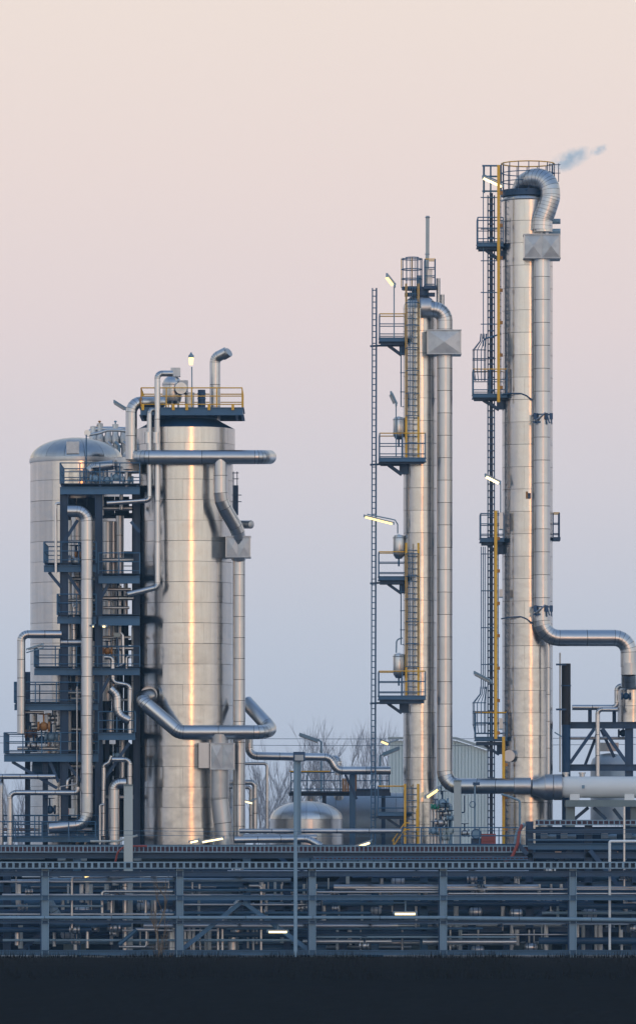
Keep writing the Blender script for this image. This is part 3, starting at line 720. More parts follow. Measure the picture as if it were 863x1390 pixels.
tube_lamp(at(654.5, 241, -1.2), at(682, 253.5, -1.2), True, 'lit tube lamp across the frame at the top left of the tallest column', [at(657, 237.5, -1.2), at(678, 247, -1.1), at(682, 252, -.9)], .15, 'lamp2')
platform(648, 681, 329, 342, 295, -.9, .6, 'highest side platform of the tallest column', 'steel2', cx=681)
platform(642, 686, 534, 545, 501, -.95, .6, 'second side platform of the tallest column, with a caged ladder above', 'yellow', cx=681)
platform(652, 682, 730, 741, 697, -.9, .6, 'third side platform of the tallest column, halfway down', 'steel2', cx=681)
platform(645, 686, 1000, 1012, 967, -.95, .6, 'lowest side platform of the tallest column', 'yellow', cx=681)
for y0, y1, lab in ((453, 534, 'flared ladder cage above the second side platform of the tallest column'), (932, 1000, 'flared ladder cage above the lowest side platform of the tallest column')):
    c = empty('ladder_cage', at(652, y1, -.6), lab, 'ladder cage')
    for k, t in enumerate([math.pi * q / 5 for q in range(6)]):
        dx = math.cos(t); dy = -.55 * math.sin(t)
        MB().tube([at(656 + 4 * dx, y0, -.5 + dy * .6), at(655 + 4 * dx, y0 + 10, -.5 + dy * .6), at(650 + 8.5 * dx, y0 + 22, -.5 + dy), at(650 + 8.5 * dx, y0 + 50, -.5 + dy), at(651 + 7 * dx, y0 + 64, -.5 + dy * .8)], .022, 5).build('cage_strip', 'steel2', c)
    for yy, w in ((y0 + 22, 9), (y0 + 36, 9), (y0 + 52, 9)):
        MB().tube([at(650 + w * math.cos(t), yy, -.5 - .56 * math.sin(t)) for t in [math.pi * q / 8 for q in range(9)]], .024, 5).build('cage_hoop', 'steel2', c)
    MB().bar(at(641, y0 + 34, -.6), at(672, y0 + 34, -.4), .05, .05).build('tie_bracket', 'steel', c)
pipe('conduit', [(680, 453, -.7), (664, 458, -.7), (656, 460, -.7), (655, 470, -.7)], 1.1, 'curved tube above the flared cage', 'conduit', bend=6, seamless=True, mat='steel2')
sr = empty('side_railing', at(755, 733, 0), 'short railed balcony on the right side of the tallest column', 'platform')
MB().box(at(754.5, 732, 0), (10 / S, 1.2, .16)).build('deck', 'steel', sr)
railing(sr, [(X(749.5), -.6, Z(730)), (X(758), -.6, Z(730)), (X(758), .6, Z(730)), (X(749.5), .6, Z(730))], 33 / S, 'yellow', 'steel', .6)
tube_lamp(at(658, 646, -1.1), at(678, 656, -1.1), True, 'lit tube lamp halfway up at the left of the tallest column', [at(660, 645, -1.1), at(679, 653, -1.0), at(679, 700, -.7)], .17, 'lamp2')
tube_lamp(at(643, 914, -1.1), at(666, 926, -1.1), False, 'unlit tube lamp pointing left near the foot of the tallest column', [at(662, 926, -1.1), at(672, 930, -.9)], .17)
for y, h, lab in ((696, 22, 'tall'), (800, 10, 'small'), (975, 14, 'squat')):
    jb = empty('junction_box', at(679.5, y + h, -1.0), lab + ' pale junction box on the left edge of the tallest column', 'box')
    MB().box(at(679.5, y + h / 2, -1.0), (5 / S, .25, h / S)).build('casing', 'clad_old', jb)
    MB().box(at(679.5, y + h + .8, -1.0), (5.6 / S, .28, .05)).build('flange', 'steel3', jb)
bxm = empty('instrument_box', at(717, 676, -1.3), 'small dark instrument box on the front of the tallest column', 'box')
MB().box(at(718, 673, -1.33), (.13, .16, .26)).build('casing', 'steel', bxm)
MB().box(at(714.5, 672, -1.28), (.1, .1, .34)).build('bracket', 'orange', bxm)
ac = empty('nozzle_cover', at(690, 1032, -1.2), 'round insulated manhole cover low on the tallest column', 'manhole')
MB().lathe(at(690, 1026, -1.12), [(0, -.16), (8 / S, -.16), (8.6 / S, -.08), (8 / S, 0), (8 / S, .3)], 18, axis='Y').build('cover', 'clad_old', ac)

# ------------------------------------------------------------------ horizontal vessel and run at the foot of the tall column
pipe('process_pipe', [(697, 1067, -2.1), (720, 1067, -2.1)], 11.4, 'short plain pipe sleeve crossing the foot of the tallest column', seg=40, mat='clad_old')
hv = empty('horizontal_vessel', at(800, 1084, -2.1), 'white horizontal cylinder vessel lying at the lower right edge', 'vessel')
MB().lathe(at(0, 1069, -2.1) * 1 - Vector((at(0, 0).x, 0, 0)), [(.38, X(717)), (.40, X(721)), (.62, X(735)), (.62, X(736))], 24, axis='X').build('cone', 'clad_old', hv)
for i in range(2):
    x0, x1 = X(736 + i * 12), X(748 + i * 12)
    MB().lathe((0, -2.1, Z(1069)), [(.58, x0), (.625, x0 + .02), (.625, x1 - .02), (.58, x1)], 24, axis='X').build('cladding_segment', 'clad_old', hv)
MB().lathe((0, -2.1, Z(1069)), [(0, X(757)), (.3, X(757.5)), (.48, X(760)), (.515, X(764)), (.515, X(930)), (0, X(931))], 32, axis='X').build('shell', 'white', hv)
for px_ in (779, 853):
    MB().box(at(px_, 1084, -2.1), (13 / S, .8, 12 / S)).build('saddle', 'white', hv)
MB().box(at(791, 1068, -2.64), (.13, .04, .16)).build('lug', 'steel3', hv)
for px_ in (765, 787): MB().lathe((X(px_), -2.1, 0), [(.13, Z(1058)), (.13, Z(1051)), (.17, Z(1051)), (.17, Z(1049)), (0, Z(1049))], 12).build('nozzle', 'clad_old', hv)
tb = empty('concrete_table', at(814, 1150, -2.2), 'grey-green concrete table carrying the white horizontal vessel', 'support')
MB().box(((X(764) + X(925)) / 2, -2.1, Z(1091)), (X(925) - X(764), 1.3, 9 / S)).build('slab', 'concrete2', tb)
for px_ in (771, 858): MB().box((X(px_), -2.1, (Z(1095) + 0) / 2), (12 / S, .6, Z(1095))).build('leg', 'concrete2', tb)
for a_, b_ in (((779, 1112), (798, 1096)), ((822, 1112), (805, 1096)), ((832, 1098), (845, 1115))): MB().bar(at(*a_, -1.9), at(*b_, -1.9), .16, .16).build('brace', 'steel', tb)

# right-hand steel frame
rf = empty('braced_structure', at(815, 1150, 0), 'open dark blue steel frame with crossed braces at the right edge', 'frame')
for px_, Y, y0 in ((768, .2, 985), (853, .2, 978), (768, 3, 985), (853, 3, 978), (905, .2, 978)):
    MB().ibeam((X(px_, Y), Y, 0), (X(px_, Y), Y, Z(y0, Y)), .34, 11 / S, (1, 0, 0)).build('column', 'steel', rf)
for Y in (.1, 3.1):
    for y_ in (984.5, 1042): MB().ibeam(at(769, y_, Y), at(915, y_, Y), .24, 9 / S).build('beam', 'steel', rf)
for px_ in (768, 806, 853): MB().ibeam(at(px_, 984, .15), (X(px_), 3, Z(984)), .2, .2).build('beam', 'steel', rf)
MB().ibeam(at(800, 963, 1.5), at(800, 985, 1.5), .14, .18, (1, 0, 0)).build('post', 'steel', rf)
MB().ibeam(at(833, 960, 1.5), at(833, 985, 1.5), .14, .18, (1, 0, 0)).build('post', 'steel', rf)
MB().ibeam(at(776, 962, 1.5), at(840, 962, 1.5), .14, .14).build('beam', 'steel', rf)
MB().bar(at(773, 1036, .1), at(806, 989, .1), .2, .16).build('brace', 'steel', rf)
MB().bar(at(817, 989, .1), at(849, 1034, .1), .2, .16).build('brace', 'steel', rf)
MB().bar(at(791, 1045, 2), at(812, 990, 2), .2, .14).build('brace', 'steel', rf)
MB().bar(at(815, 990, 2), at(833, 1028, 2), .2, .14).build('brace', 'steel', rf)
MB().box(((X(768) + X(915)) / 2, 1.6, Z(1040)), (5.3, 2.8, .05)).build('deck', 'grating', rf)
stk = empty('stack', at(767, 1050, -.4), 'dark blackened stack standing right of the tallest column', 'stack')
MB().lathe((X(767.3), -.4, 0), [(5.6 / S, Z(1150)), (5.8 / S, Z(985)), (6.2 / S, Z(984))], 20).build('lower_shell', 'steel', stk)
MB().lathe((X(767.3), -.4, 0), [(6.2 / S, Z(984)), (6.2 / S, Z(901)), (5.4 / S, Z(901)), (5.4 / S, Z(915)), (0, Z(915))], 20).build('chimney', 'black', stk)
MB().ring((X(767.3), -.4, Z(931)), 6.4 / S, .03, 20).build('band', 'steel', stk)
MB().tube([at(759.6, 1048, -.6), at(759.6, 886, -.6)], 1.2 / S, 8).build('rod', 'clad_old', stk)
for y_ in (902, 963): MB().bar(at(754, y_, -.75), at(768, y_, -.75), .06, .09).build('clamp', 'steel', stk)
MB().bar(at(752, 994, -.7), at(762, 1000, -.7), .08, .06).build('clamp', 'steel3', stk)
pipe('process_pipe', [(776, 960, -.2), (836.5, 960, -.2), (836.5, 931, -.2), (880, 931, -.2)], 3.4, 'stepped silver pipe over the steel frame at the right edge', bend=6, seg=26)
pipe('process_pipe', [(838, 963, -.5), (810.5, 963, -.5), (810.5, 1054, -.5)], 3.2, 'slim silver pipe dropping in front of the right-hand frame', bend=6, seg=26)
pipe('process_pipe', [(773, 1002, 1.2), (849, 1002, 1.2)], 2.1, 'thin horizontal pipe inside the right-hand frame', seamless=True, mat='clad_old')
rvx = X(858, -.6)
rvv = empty('side_vessel', (rvx, .5, Z(985)), 'silver vessel cut by the right edge below the big turned pipe', 'vessel')
clad_cylinder(rvv, (rvx, .6), 19 / S, Z(980), Z(936), 22 / S, 5, 'clad')
MB().lathe((rvx, .6, 0), [(19 / S, Z(936)), (17 / S, Z(929)), (12 / S, Z(925)), (11 / S, Z(918)), (0, Z(918))], 24).build('head', 'clad_pipe', rvv)
MB().lathe((X(852.5), -1.3, 0), [(0, Z(917)), (12.3 / S, Z(917)), (12.3 / S, Z(901)), (0, Z(901))], 24).build('pipe_flange', 'clad_old', None, label='wide band flange on the turned pipe at the right edge', cat='flange')
pipe('process_pipe', [(852.5, 915, -1.3), (852.5, 932, -1.1)], 10.2, 'bright pipe neck below the band flange at the right edge', seg=9, mat='clad')
def valve(px, py, Y, s, label, group=None, body='steel3', wheel='steel', horiz=True):
    c = at(px, py, Y); root = empty('valve', c, label, 'valve', group)
    MB().sphere(c, .13 * s, 10, 6).build('body', body, root)
    for e in (-1, 1):
        MB().lathe(c + Vector((e * .15 * s, 0, 0)) if horiz else c + Vector((0, 0, e * .15 * s)), [(0, -.03 * s), (.14 * s, -.03 * s), (.14 * s, .03 * s), (0, .03 * s)], 10, axis='X' if horiz else 'Z').build('flange', body, root)
    d = Vector((0, -.1 * s, .34 * s)) if horiz else Vector((.1, -.34 * s, 0))
    MB().bar(c, c + d, .05 * s, .05 * s).build('stem', wheel, root)
    MB().lathe(c + d, [(.13 * s, -.02), (.17 * s, 0), (.13 * s, .02), (0, .02), (0, -.02), (.13 * s, -.02)], 10, axis='Z' if horiz else 'Y').build('handwheel', wheel, root)
    return root
valve(849, 945 - 0, -.9, 1.3, 'dark valve just above the right-hand frame', body='steel'); valve(845, 995, 1.0, 1.4, 'dark valve inside the right-hand frame', body='steel')
# dome behind the right-hand frame
bt = empty('domed_tank', at(825, 1060, 8), 'low grey domed tank seen through the right-hand frame', 'tank')
c = at(826, 1060, 8)
MB().lathe((c.x, 8, 0), [(26 / S, Z(1120, 8)), (26 / S, Z(1038, 8)), (23 / S, Z(1030, 8)), (14 / S, Z(1024, 8)), (0, Z(1022, 8))], 28).build('shell', 'tank', bt)
MB().box(at(826, 1014, 7.6), (26 / S, .5, 12 / S)).build('manway', 'clad_old', bt)

# ------------------------------------------------------------------ left steel structure
def girth(r): return 'thin' if r < 1.5 else 'slim' if r < 2.1 else 'medium' if r < 3 else 'thick' if r < 4 else 'fat'
def storey(y): return ('under the top deck' if y < 745 else 'on the second storey' if y < 790 else 'on the third storey' if y < 842 else 'on the fourth storey' if y < 912 else 'on the fifth storey' if y < 958 else 'on the sixth storey' if y < 1028 else 'on the ground storey')
def sbay(x): return 'left of the tall fat pipe' if x < 108 else 'behind the tall fat pipe' if x < 130 else 'beside the wide tower'
sf = empty('steel_structure', at(135, 1150, 0), 'multi-storey dark blue steel frame packed with pipes, left of the wide tower', 'structure frame')
for px_, Y, y0, w in ((87.5, -2.4, 661, 11), (134.5, -2.4, 661, 10), (186, -.6, 661, 9), (87.5, 2.0, 661, 9), (134.5, 2.0, 661, 9), (184, 2.0, 661, 9), (38, 1.2, 912, 7), (62, -2.2, 1034, 7)):
    MB().ibeam((X(px_, Y), Y, Z(1150)), (X(px_, Y), Y, Z(y0, Y)), .32, w / S, (1, 0, 0)).build('column', 'steel', sf)
levels = [  # x0, x1, y, h, deck depth, rail
    (82, 190, 666, 10, 1, 'f'), (60, 131, 772, 9, 1, 'f'), (134, 190, 787, 10, 1, 'f'), (78, 131, 842, 9, 1, 'f'), (134, 190, 843, 12, 1, ''),
    (47, 190, 912, 9, 1, 'f'), (20, 134, 960, 8, 1, 'f'), (134, 184, 1000, 9, 1, 'f'), (6, 134, 1029, 10, 1, 'f'), (-10, 134, 1139, 8, 1, 'f')]
for (x0, x1, y, h, dk, rl) in levels:
    Yf, Yb = -2.7, 1.9
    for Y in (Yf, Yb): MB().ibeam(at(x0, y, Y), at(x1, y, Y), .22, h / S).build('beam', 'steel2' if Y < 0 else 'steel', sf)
    xa, xb = at(x0, y, Yf).x, at(x1, y, Yf).x
    for xx in (xa + .1, (xa + xb) / 2, xb - .1): MB().ibeam((xx, Yf + .12, Z(y)), (xx, Yb - .12, Z(y)), .16, h / S * .7).build('cross_beam', 'steel', sf)
    MB().box(((xa + xb) / 2, (Yf + Yb) / 2, Z(y - h / 2) + .01), (xb - xa - .04, Yb - Yf - .3, .04)).build('deck', 'grating', sf)
    if rl: railing(sf, [(xb, Yf, Z(y - h / 2)), (xa, Yf, Z(y - h / 2)), (xa, Yb, Z(y - h / 2)), (xb, Yb, Z(y - h / 2))], 28 / S, 'steel2', 'steel2', .95)
for a_, b_ in (((67, 777), (84, 798)), ((90, 777), (110, 806)), ((17, 1034), (78, 1070)), ((89, 1033), (127, 1081)), ((176, 1008), (135, 1068)), ((150, 917), (134, 948)), ((178, 708), (190, 722)), ((84, 740), (106, 706)), ((148, 792), (134, 818)), ((68, 1034), (80, 1062))):
    MB().bar(at(*a_, -2.45), at(*b_, -2.45), .12, .15).build('brace', 'steel', sf)
for y_ in (700, 752, 806, 872, 930, 978, 1050, 1090):
    MB().ibeam(at(84, y_, 2.1), at(188, y_, 2.1), .18, .26).build('beam', 'steel', sf)
for px_ in (100, 112, 146, 160, 172):
    MB().ibeam((X(px_, 1.2), 1.2, Z(1150)), (X(px_, 1.2), 1.2, Z(840 if px_ != 160 else 720, 1.2)), .16, .2, (1, 0, 0)).build('post', 'steel', sf)
# added rear panels, painted dark as shade inside the frame
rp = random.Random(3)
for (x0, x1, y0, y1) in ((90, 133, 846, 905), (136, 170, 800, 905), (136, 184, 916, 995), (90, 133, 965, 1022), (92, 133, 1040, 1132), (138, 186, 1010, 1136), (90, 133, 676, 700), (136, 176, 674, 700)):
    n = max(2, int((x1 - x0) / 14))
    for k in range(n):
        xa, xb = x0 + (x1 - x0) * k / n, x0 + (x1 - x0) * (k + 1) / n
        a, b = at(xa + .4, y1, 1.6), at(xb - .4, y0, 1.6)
        MB().box((a + b) / 2 + Vector((0, rp.uniform(-.05, .05), 0)), (b.x - a.x, .08, b.z - a.z)).build('shade_panel', 'shade_backing', sf)

PL = 'silver pipe'
pipe('process_pipe', [(92, 694, -3.3), (118.3, 694, -3.3), (118.3, 1119, -3.3), (66, 1124, -3.6)], 8.0, 'tall fat silver pipe up the front of the steel structure with a hooked top', bend=17, seg=27)
pipe('process_pipe', [(84, 861, -2.9), (29.2, 861, -3.1), (29.2, 996, -3.1)], 5.6, 'silver pipe looping out left of the steel structure at mid height', bend=9, seg=27)
pipe('process_pipe', [(-20, 1054, -3.0), (76, 1054, -3.0)], 3.6, 'horizontal silver pipe entering at the left edge above the goalpost pipe', seg=27)
pipe('process_pipe', [(14, 1148, -3.2), (14, 1076, -3.2), (106, 1076, -3.2), (106, 1068, -3.2)], 3.6, 'silver goalpost pipe at the lower left corner of the structure', bend=8, seg=27)
pipe('process_pipe', [(2, 1148, -2.9), (2, 1064, -2.9), (2, 1058, -2.6)], 3.2, 'thin vertical pipe at the extreme left edge', seamless=True, mat='clad_old')
pipe('process_pipe', [(82, 683.5, -2.9), (76.3, 683.5, -2.9), (76.3, 778, -2.9)], 1.9, 'thin pale pipe down the left side of the upper frame', bend=4, seamless=True)
pipe('process_pipe', [(106, 823, -2.2), (100.5, 823, -2.2), (100.5, 912, -2.2)], 2.6, 'narrow upright pipe behind the tall fat pipe', bend=4, seg=27)
pipe('process_pipe', [(91, 912, -2.3), (91, 866, -2.3)], 1.9, 'thin short upright pipe beside the left frame column', seamless=True)
pipe('process_pipe', [(82, 872, -2.4), (112, 872, -2.4)], 4.2, 'stubby horizontal pipe joining the tall fat pipe', seg=27, mat='clad_old')
pipe('process_pipe', [(105, 932, -3.0), (105, 1064, -3.0), (82, 1068, -3.0), (82, 1112, -3.0)], 1.0, 'wire-thin pale tube zigzagging down the lower frame', bend=2, seamless=True, mat='clad_old')
pipe('process_pipe', [(91.5, 1070, -2.5), (92, 1058, -2.5), (100, 1054, -2.2)], 2.4, 'short hooked pipe in the lower frame', bend=5, seamless=True)
pipe('process_pipe', [(150, 935, -2.6), (159, 943, -2.6), (159.5, 970, -2.6), (176, 978, -2.6)], 6.2, 'curved silver pipe between the frame and the wide tower', bend=16, seg=10)
pipe('process_pipe', [(142, 892, -2.6), (153.3, 892, -2.6), (153.3, 926, -2.6), (176.6, 930, -2.6), (176.6, 1000, -2.6)], 3.1, 'slim S-shaped pipe above the curved one', bend=7, seg=27)
pipe('process_pipe', [(164, 859, -2.4), (167, 862, -2.4), (168, 902, -2.4), (158, 905, -2.4)], 1.8, 'thin bent pipe in the middle bay of the frame', bend=4, seamless=True)
pipe('process_pipe', [(172, 908, -2.4), (172, 892, -2.4), (178, 890, -2.4)], 1.4, 'tiny hooked tube in the middle bay of the frame', bend=3, seamless=True)
pipe('process_pipe', [(172, 1063, -2.9), (155, 1063, -2.9), (155, 1150, -2.9)], 7.4, 'fat upright pipe with a bent top at the foot of the frame', bend=10, seg=27)
pipe('process_pipe', [(152, 1026, -2.7), (148, 1036, -2.7), (141, 1038, -2.7), (140.5, 1135, -2.7)], 3.0, 'upright pipe left of the fat one at the foot of the frame', bend=7, seg=27)
pipe('process_pipe', [(152, 1031, -3.0), (176.3, 1031, -3.0), (176.3, 1070, -3.0)], 3.5, 'pipe turning down onto the pale post', bend=7, seg=14)
pipe('process_pipe', [(142, 1092, -3.1), (136, 1092, -3.1), (136, 1146, -3.1)], 1.5, 'thin inverted-L tube near the foot of the frame', bend=3, seamless=True)
pst = empty('pale_post', at(174.5, 1180, -13.4), 'pale square post standing in front of the wide tower', 'post')
MB().box((X(174.5, -13.4), -13.4, (Z(1065, -13.4)) / 2), (12 / S * .95, .4, Z(1065, -13.4))).build('shaft', 'concrete', pst)
MB().box(at(174.5, 1066, -13.4), (12.8 / S * .94, .46, .08)).build('cap', 'concrete2', pst)
# lower drain elbow
valve(60, 986, -2.9, 1.7, 'ochre-domed valve behind the left railing', body='orange', wheel='orange')
gl = 'small valves and actuators on the left steel structure'
for k, (px_, py_, s_, b_) in enumerate(((42, 996, 1.6, 'brown'), (57, 1004, 1.5, 'steel'), (70, 1000, 1.8, 'steel3'), (46, 1012, 1.5, 'clad_old'), (72, 975, 1.2, 'clad_old'), (110, 752, 1.6, 'orange'), (104, 762, 2.2, 'clad_old'), (146, 884, 1.4, 'orange'), (68, 1099, 1.6, 'steel'), (160, 1026, 1.3, 'steel3'))):
    valve(px_, py_, -2.0, s_, '%s valve %s, %s' % ({'brown': 'brown', 'steel': 'dark blue', 'steel3': 'grey-blue', 'clad_old': 'silver', 'orange': 'ochre'}[b_], storey(py_), sbay(px_)), gl, b_)
wb = empty('white_cabinet', at(97, 1106, -2.2), 'small white cabinet low in the left structure', 'cabinet')
MB().box(at(97, 1101.5, -2.2), (9 / S, .3, 8.5 / S)).build('casing', 'white', wb); MB().box(at(93.4, 1101.5, -2.37), (.03, .03, 7 / S)).build('hinge', 'red', wb)
cb = empty('beige_box', at(159, 866, -1.8), 'small beige junction box in the middle bay of the frame', 'box')
MB().box(at(159, 862, -1.8), (8 / S, .3, 6 / S)).build('casing', 'concrete', cb)
MB().bar(at(159, 865, -1.8), at(159, 905, -1.8), .06, .06).build('stand', 'steel', cb)
tube_lamp(at(138, 850, -2.9), at(145, 850, -2.9), True, 'small lit lamp in the frame beside the wide tower', [at(141, 849, -2.9), at(141, 846, -2.7)], .11, 'lamp2')
tube_lamp(at(125.5, 850, -3.6), at(128, 850, -3.6), True, 'tiny lit lamp beside the tall fat pipe', [at(126, 849, -3.6), at(130, 846, -2.7)], .1, 'lamp2')
tube_lamp(at(37, 882, -3.0), at(59, 875, -3.0), False, 'unlit tilted lamp on the looping pipe at left', [at(36, 886, -3.0), at(60, 879, -2.9)], .1)
# drums and pipes filling the bays behind
gp = 'upright pipes inside the left steel structure'
for k, (px_, y0, y1, r_, Y) in enumerate(((146, 708, 952, 7, .6), (154, 708, 950, 5, .9), (163, 700, 780, 5.5, .6), (104, 700, 840, 7, .8), (95, 706, 905, 3, .3), (125, 870, 1010, 4, 0), (66, 968, 1030, 4.5, -.6), (46, 965, 1020, 5, -.4), (74, 965, 1030, 3, -1), (102, 1036, 1110, 5, 0), (112, 1044, 1130, 3, -.6), (166, 1000, 1060, 4, -.5), (150, 965, 1000, 5, 0), (171, 780, 842, 3, .2), (163, 795, 905, 2.4, -.4), (148, 800, 905, 3, -.3), (181, 850, 1000, 2.4, -.2), (139, 668, 700, 2.4, -1), (165, 668, 692, 2.6, -1.6), (172, 640, 662, 2.6, -1.6), (95, 965, 1020, 2.6, -1.4))):
    pipe('process_pipe', [(px_, y1, Y), (px_, y0, Y)], r_, '%s upright pipe standing %s %s' % (girth(r_), storey(y1 - 5), sbay(px_)), group=gp, seg=27, sides=14, mat='clad_old')
gh = 'short level pipes inside the left steel structure'
for k, (x0, x1, y_, r_, Y) in enumerate(((138, 178, 800, 2.2, -1.5), (140, 182, 812, 3, -.8), (136, 176, 825, 2, -1.6), (96, 130, 786, 3, -.5), (90, 130, 815, 2.2, -1), (138, 182, 880, 3, -.6), (138, 178, 865, 2, -1), (92, 128, 940, 2.2, -1.4), (96, 132, 948, 1.6, -1.6), (40, 84, 988, 3.5, -.6), (24, 80, 1016, 3, -1.2), (92, 128, 990, 2.4, -1.2), (90, 132, 1040, 3.6, -1.2), (140, 182, 1082, 3, -.6), (92, 126, 1126, 3, -1), (150, 182, 950, 2, -1.1), (140, 180, 690, 3.2, -1), (92, 128, 735, 2, -1.2), (138, 186, 760, 3, .4), (34, 60, 967, 2, -2.2))):
    pipe('process_pipe', [(x0, y_, Y), (x1, y_, Y)], r_, '%s level pipe %s %s' % (girth(r_), storey(y_), sbay((x0 + x1) / 2)), group=gh, seg=27, sides=12, mat='clad_old')
sd2 = empty('slotted_drum', at(56, 1034, -.8), 'fat dark drum hung under the left deck of the structure', 'drum')
MB().lathe((0, -1.0, Z(1044)), [(0, X(45)), (.42, X(46)), (.5, X(50)), (.5, X(92)), (0, X(93))], 20, axis='X').build('shell', 'steel', sd2)
for px_ in (58, 80): MB().ring((X(px_), -1.0, Z(1044)), .5, .03, 20, axis='X').build('band', 'steel2', sd2)
# valve manifold behind the vessel dome
mf = empty('valve_manifold', at(148, 625, 7.5), 'tangle of curved pipes and bonnets behind the dome of the left vessel', 'manifold')
Yv = 7.6
MB().tube([at(120, 588, Yv), at(126, 583, Yv), at(140, 582, Yv), at(150, 582, Yv), at(176, 583, Yv)], 3.2 / S, 10).build('header', 'clad_pipe', mf)
MB().tube([at(117, 591, Yv - 1), at(123, 590, Yv - 1), at(134, 588, Yv - 1), at(146, 584, Yv - 1), at(160, 584, Yv - 1), at(176, 586, Yv - 1)], 2.2 / S, 10).build('curved_pipe', 'clad_pipe', mf)
MB().lathe(at(119, 588, Yv - 1.2), [(0, -.1), (4.6 / S, -.1), (4.6 / S, .1), (0, .1)], 14, axis='Y').build('blind_flange', 'clad_pipe', mf)
for k, px_ in enumerate((127, 136, 147, 157, 168)):
    h_ = (579, 575, 582, 576, 582)[k]
    MB().lathe(Vector((X(px_, Yv), Yv, 0)), [(.13, Z(628, Yv)), (.13, Z(602, Yv)), (.2, Z(602, Yv)), (.22, Z(594, Yv)), (.16, Z(590, Yv)), (.16, Z(h_, Yv)), (0, Z(h_ - 1, Yv))], 12).build('bonnet', 'clad_old', mf)
    MB().tube([at(px_, 600, Yv - .3), at(px_ + 5, 605, Yv - .5), at(px_ + 5, 630, Yv - .5)], .07, 8).build('drop_pipe', 'steel3' if k % 2 else 'clad_old', mf)
for px_, mt in ((135.5, 'orange'), (157, 'steel3')):
    MB().lathe(Vector((X(px_, Yv), Yv, 0)), [(.14, Z(580, Yv)), (.15, Z(577, Yv)), (.03, Z(576, Yv)), (.03, Z(573, Yv)), (.09, Z(573, Yv)), (.05, Z(571, Yv)), (0, Z(571, Yv))], 12).build('bonnet_cap', mt, mf)
for k in range(3): MB().bar(at(122 + 22 * k, 640, Yv + .5), at(122 + 22 * k, 596, Yv + .5), .1, .1).build('support', 'steel', mf)
MB().bar(at(118, 606, Yv + .5), at(178, 606, Yv + .5), .1, .14).build('support_beam', 'steel', mf)
pipe('conduit', [(117.5, 590, 2.6), (117.5, 664, 2.6)], .9, 'thin vertical tube in front of the vessel dome', 'conduit', seamless=True, mat='steel2')
pipe('process_pipe', [(122, 640, -1.2), (128, 634, -1.2), (154, 631, -1.2)], 6.5, 'pale elbow pipe above the top deck of the frame', bend=8, seg=16, mat='clad_old')
gtop = 'small valves on the top deck of the left structure'
for px_, py_ in ((130, 650), (146, 652), (158, 648), (174, 652)): valve(px_, py_, -1.5, 1.5, 'small valve on the top deck of the left structure', gtop, 'steel3')

# ------------------------------------------------------------------ middle ground between the towers
dt = empty('domed_tank', at(416, 1150, 3), 'silver tank with a low domed lid between the wide tower and the middle column', 'tank')
c = at(416, 1113, 3); r_ = 50 / S
dome(dt, (c.x, 3), r_, Z(1112, 3), 25 / S, 16, 'clad_pipe')
clad_cylinder(dt, (c.x, 3), r_, Z(1150, 3), Z(1112, 3), 19 / S, 12, 'clad_pipe')
ht = empty('horizontal_tank', at(470, 1150, 9), 'big pale blue rounded tank behind the domed one', 'tank')
c = at(530, 1118, 9)
prof = [(1.62 * math.sin(a), -1.2 * math.cos(a)) for a in [math.pi / 2 * k / 8 for k in range(9)]]
MB().lathe((X(455, 9), 9, Z(1120, 9)), [(max(.01, r), x) for r, x in prof], 32, axis='X').build('head', 'tank', ht)
for i in range(4):
    x0 = X(455, 9) + i * 1.0; MB().lathe((0, 9, Z(1120, 9)), [(1.6, x0 + .01), (1.62, x0 + .03), (1.62, x0 + .98), (1.6, x0 + 1.0)], 32, axis='X').build('shell_course', 'tank', ht)
for px_ in (422, 460): MB().lathe((X(px_, 8.2), 8.2, 0), [(0, Z(1088, 8)), (.26, Z(1088, 8)), (.26, Z(1078, 8)), (0, Z(1078, 8))], 14).build('nozzle', 'clad_old', ht)
# mid platform behind
mp_ = empty('walkway', at(460, 1080, 6), 'raised walkway with yellow top rail behind the domed tank', 'walkway')
MB().ibeam(at(392, 1078, 6), at(530, 1078, 6), .9, 5 / S).build('beam', 'steel', mp_)
MB().box(at(461, 1074.8, 6.4), (138 / S, 1.3, .05)).build('deck', 'grating', mp_)
railing(mp_, [at(395, 1075, 5.6), at(528, 1075, 5.6)], 27 / S, 'steel2', 'steel2', .75, 2)
MB().bar(at(393, 1047, 5.55), at(448, 1047, 5.55), .06, .06).build('yellow_rail', 'yellow', mp_)
for px_ in (400, 440, 520): MB().ibeam((X(px_, 6), 6, Z(1150)), (X(px_, 6), 6, Z(1079, 6)), .16, .2, (1, 0, 0)).build('leg', 'steel', mp_)
og = empty('orange_panel', at(469, 1076, 5.3), 'ochre yellow perforated gate panel on the walkway', 'gate')
for k in range(3): MB().box(at(465.8 + k * 3.1, 1065.5, 5.3), (2.4 / S, .05, 18 / S)).build('slat', 'orange', og)
og2 = MB(); og2.box(at(482, 1062, 5.3), (3 / S, .1, 24 / S)); og2.build('yellow_post', 'orange', None, label='ochre post beside the perforated gate panel', cat='post')
db = empty('portal_beam', at(505, 1150, 2), 'short dark portal beam and column left of the lattice mast', 'frame')
MB().ibeam(at(483, 1076, 1.6), at(529, 1076, 1.6), .3, 9 / S).build('beam', 'steel', db)
MB().ibeam((X(478, 1.6), 1.6, Z(1150)), (X(478, 1.6), 1.6, Z(1048, 1.6)), .22, 8 / S, (1, 0, 0)).build('column', 'steel2', db)
MB().bar(at(484, 1085, 1.6), at(468, 1050, 1.6), .1, .12).build('brace', 'steel', db)
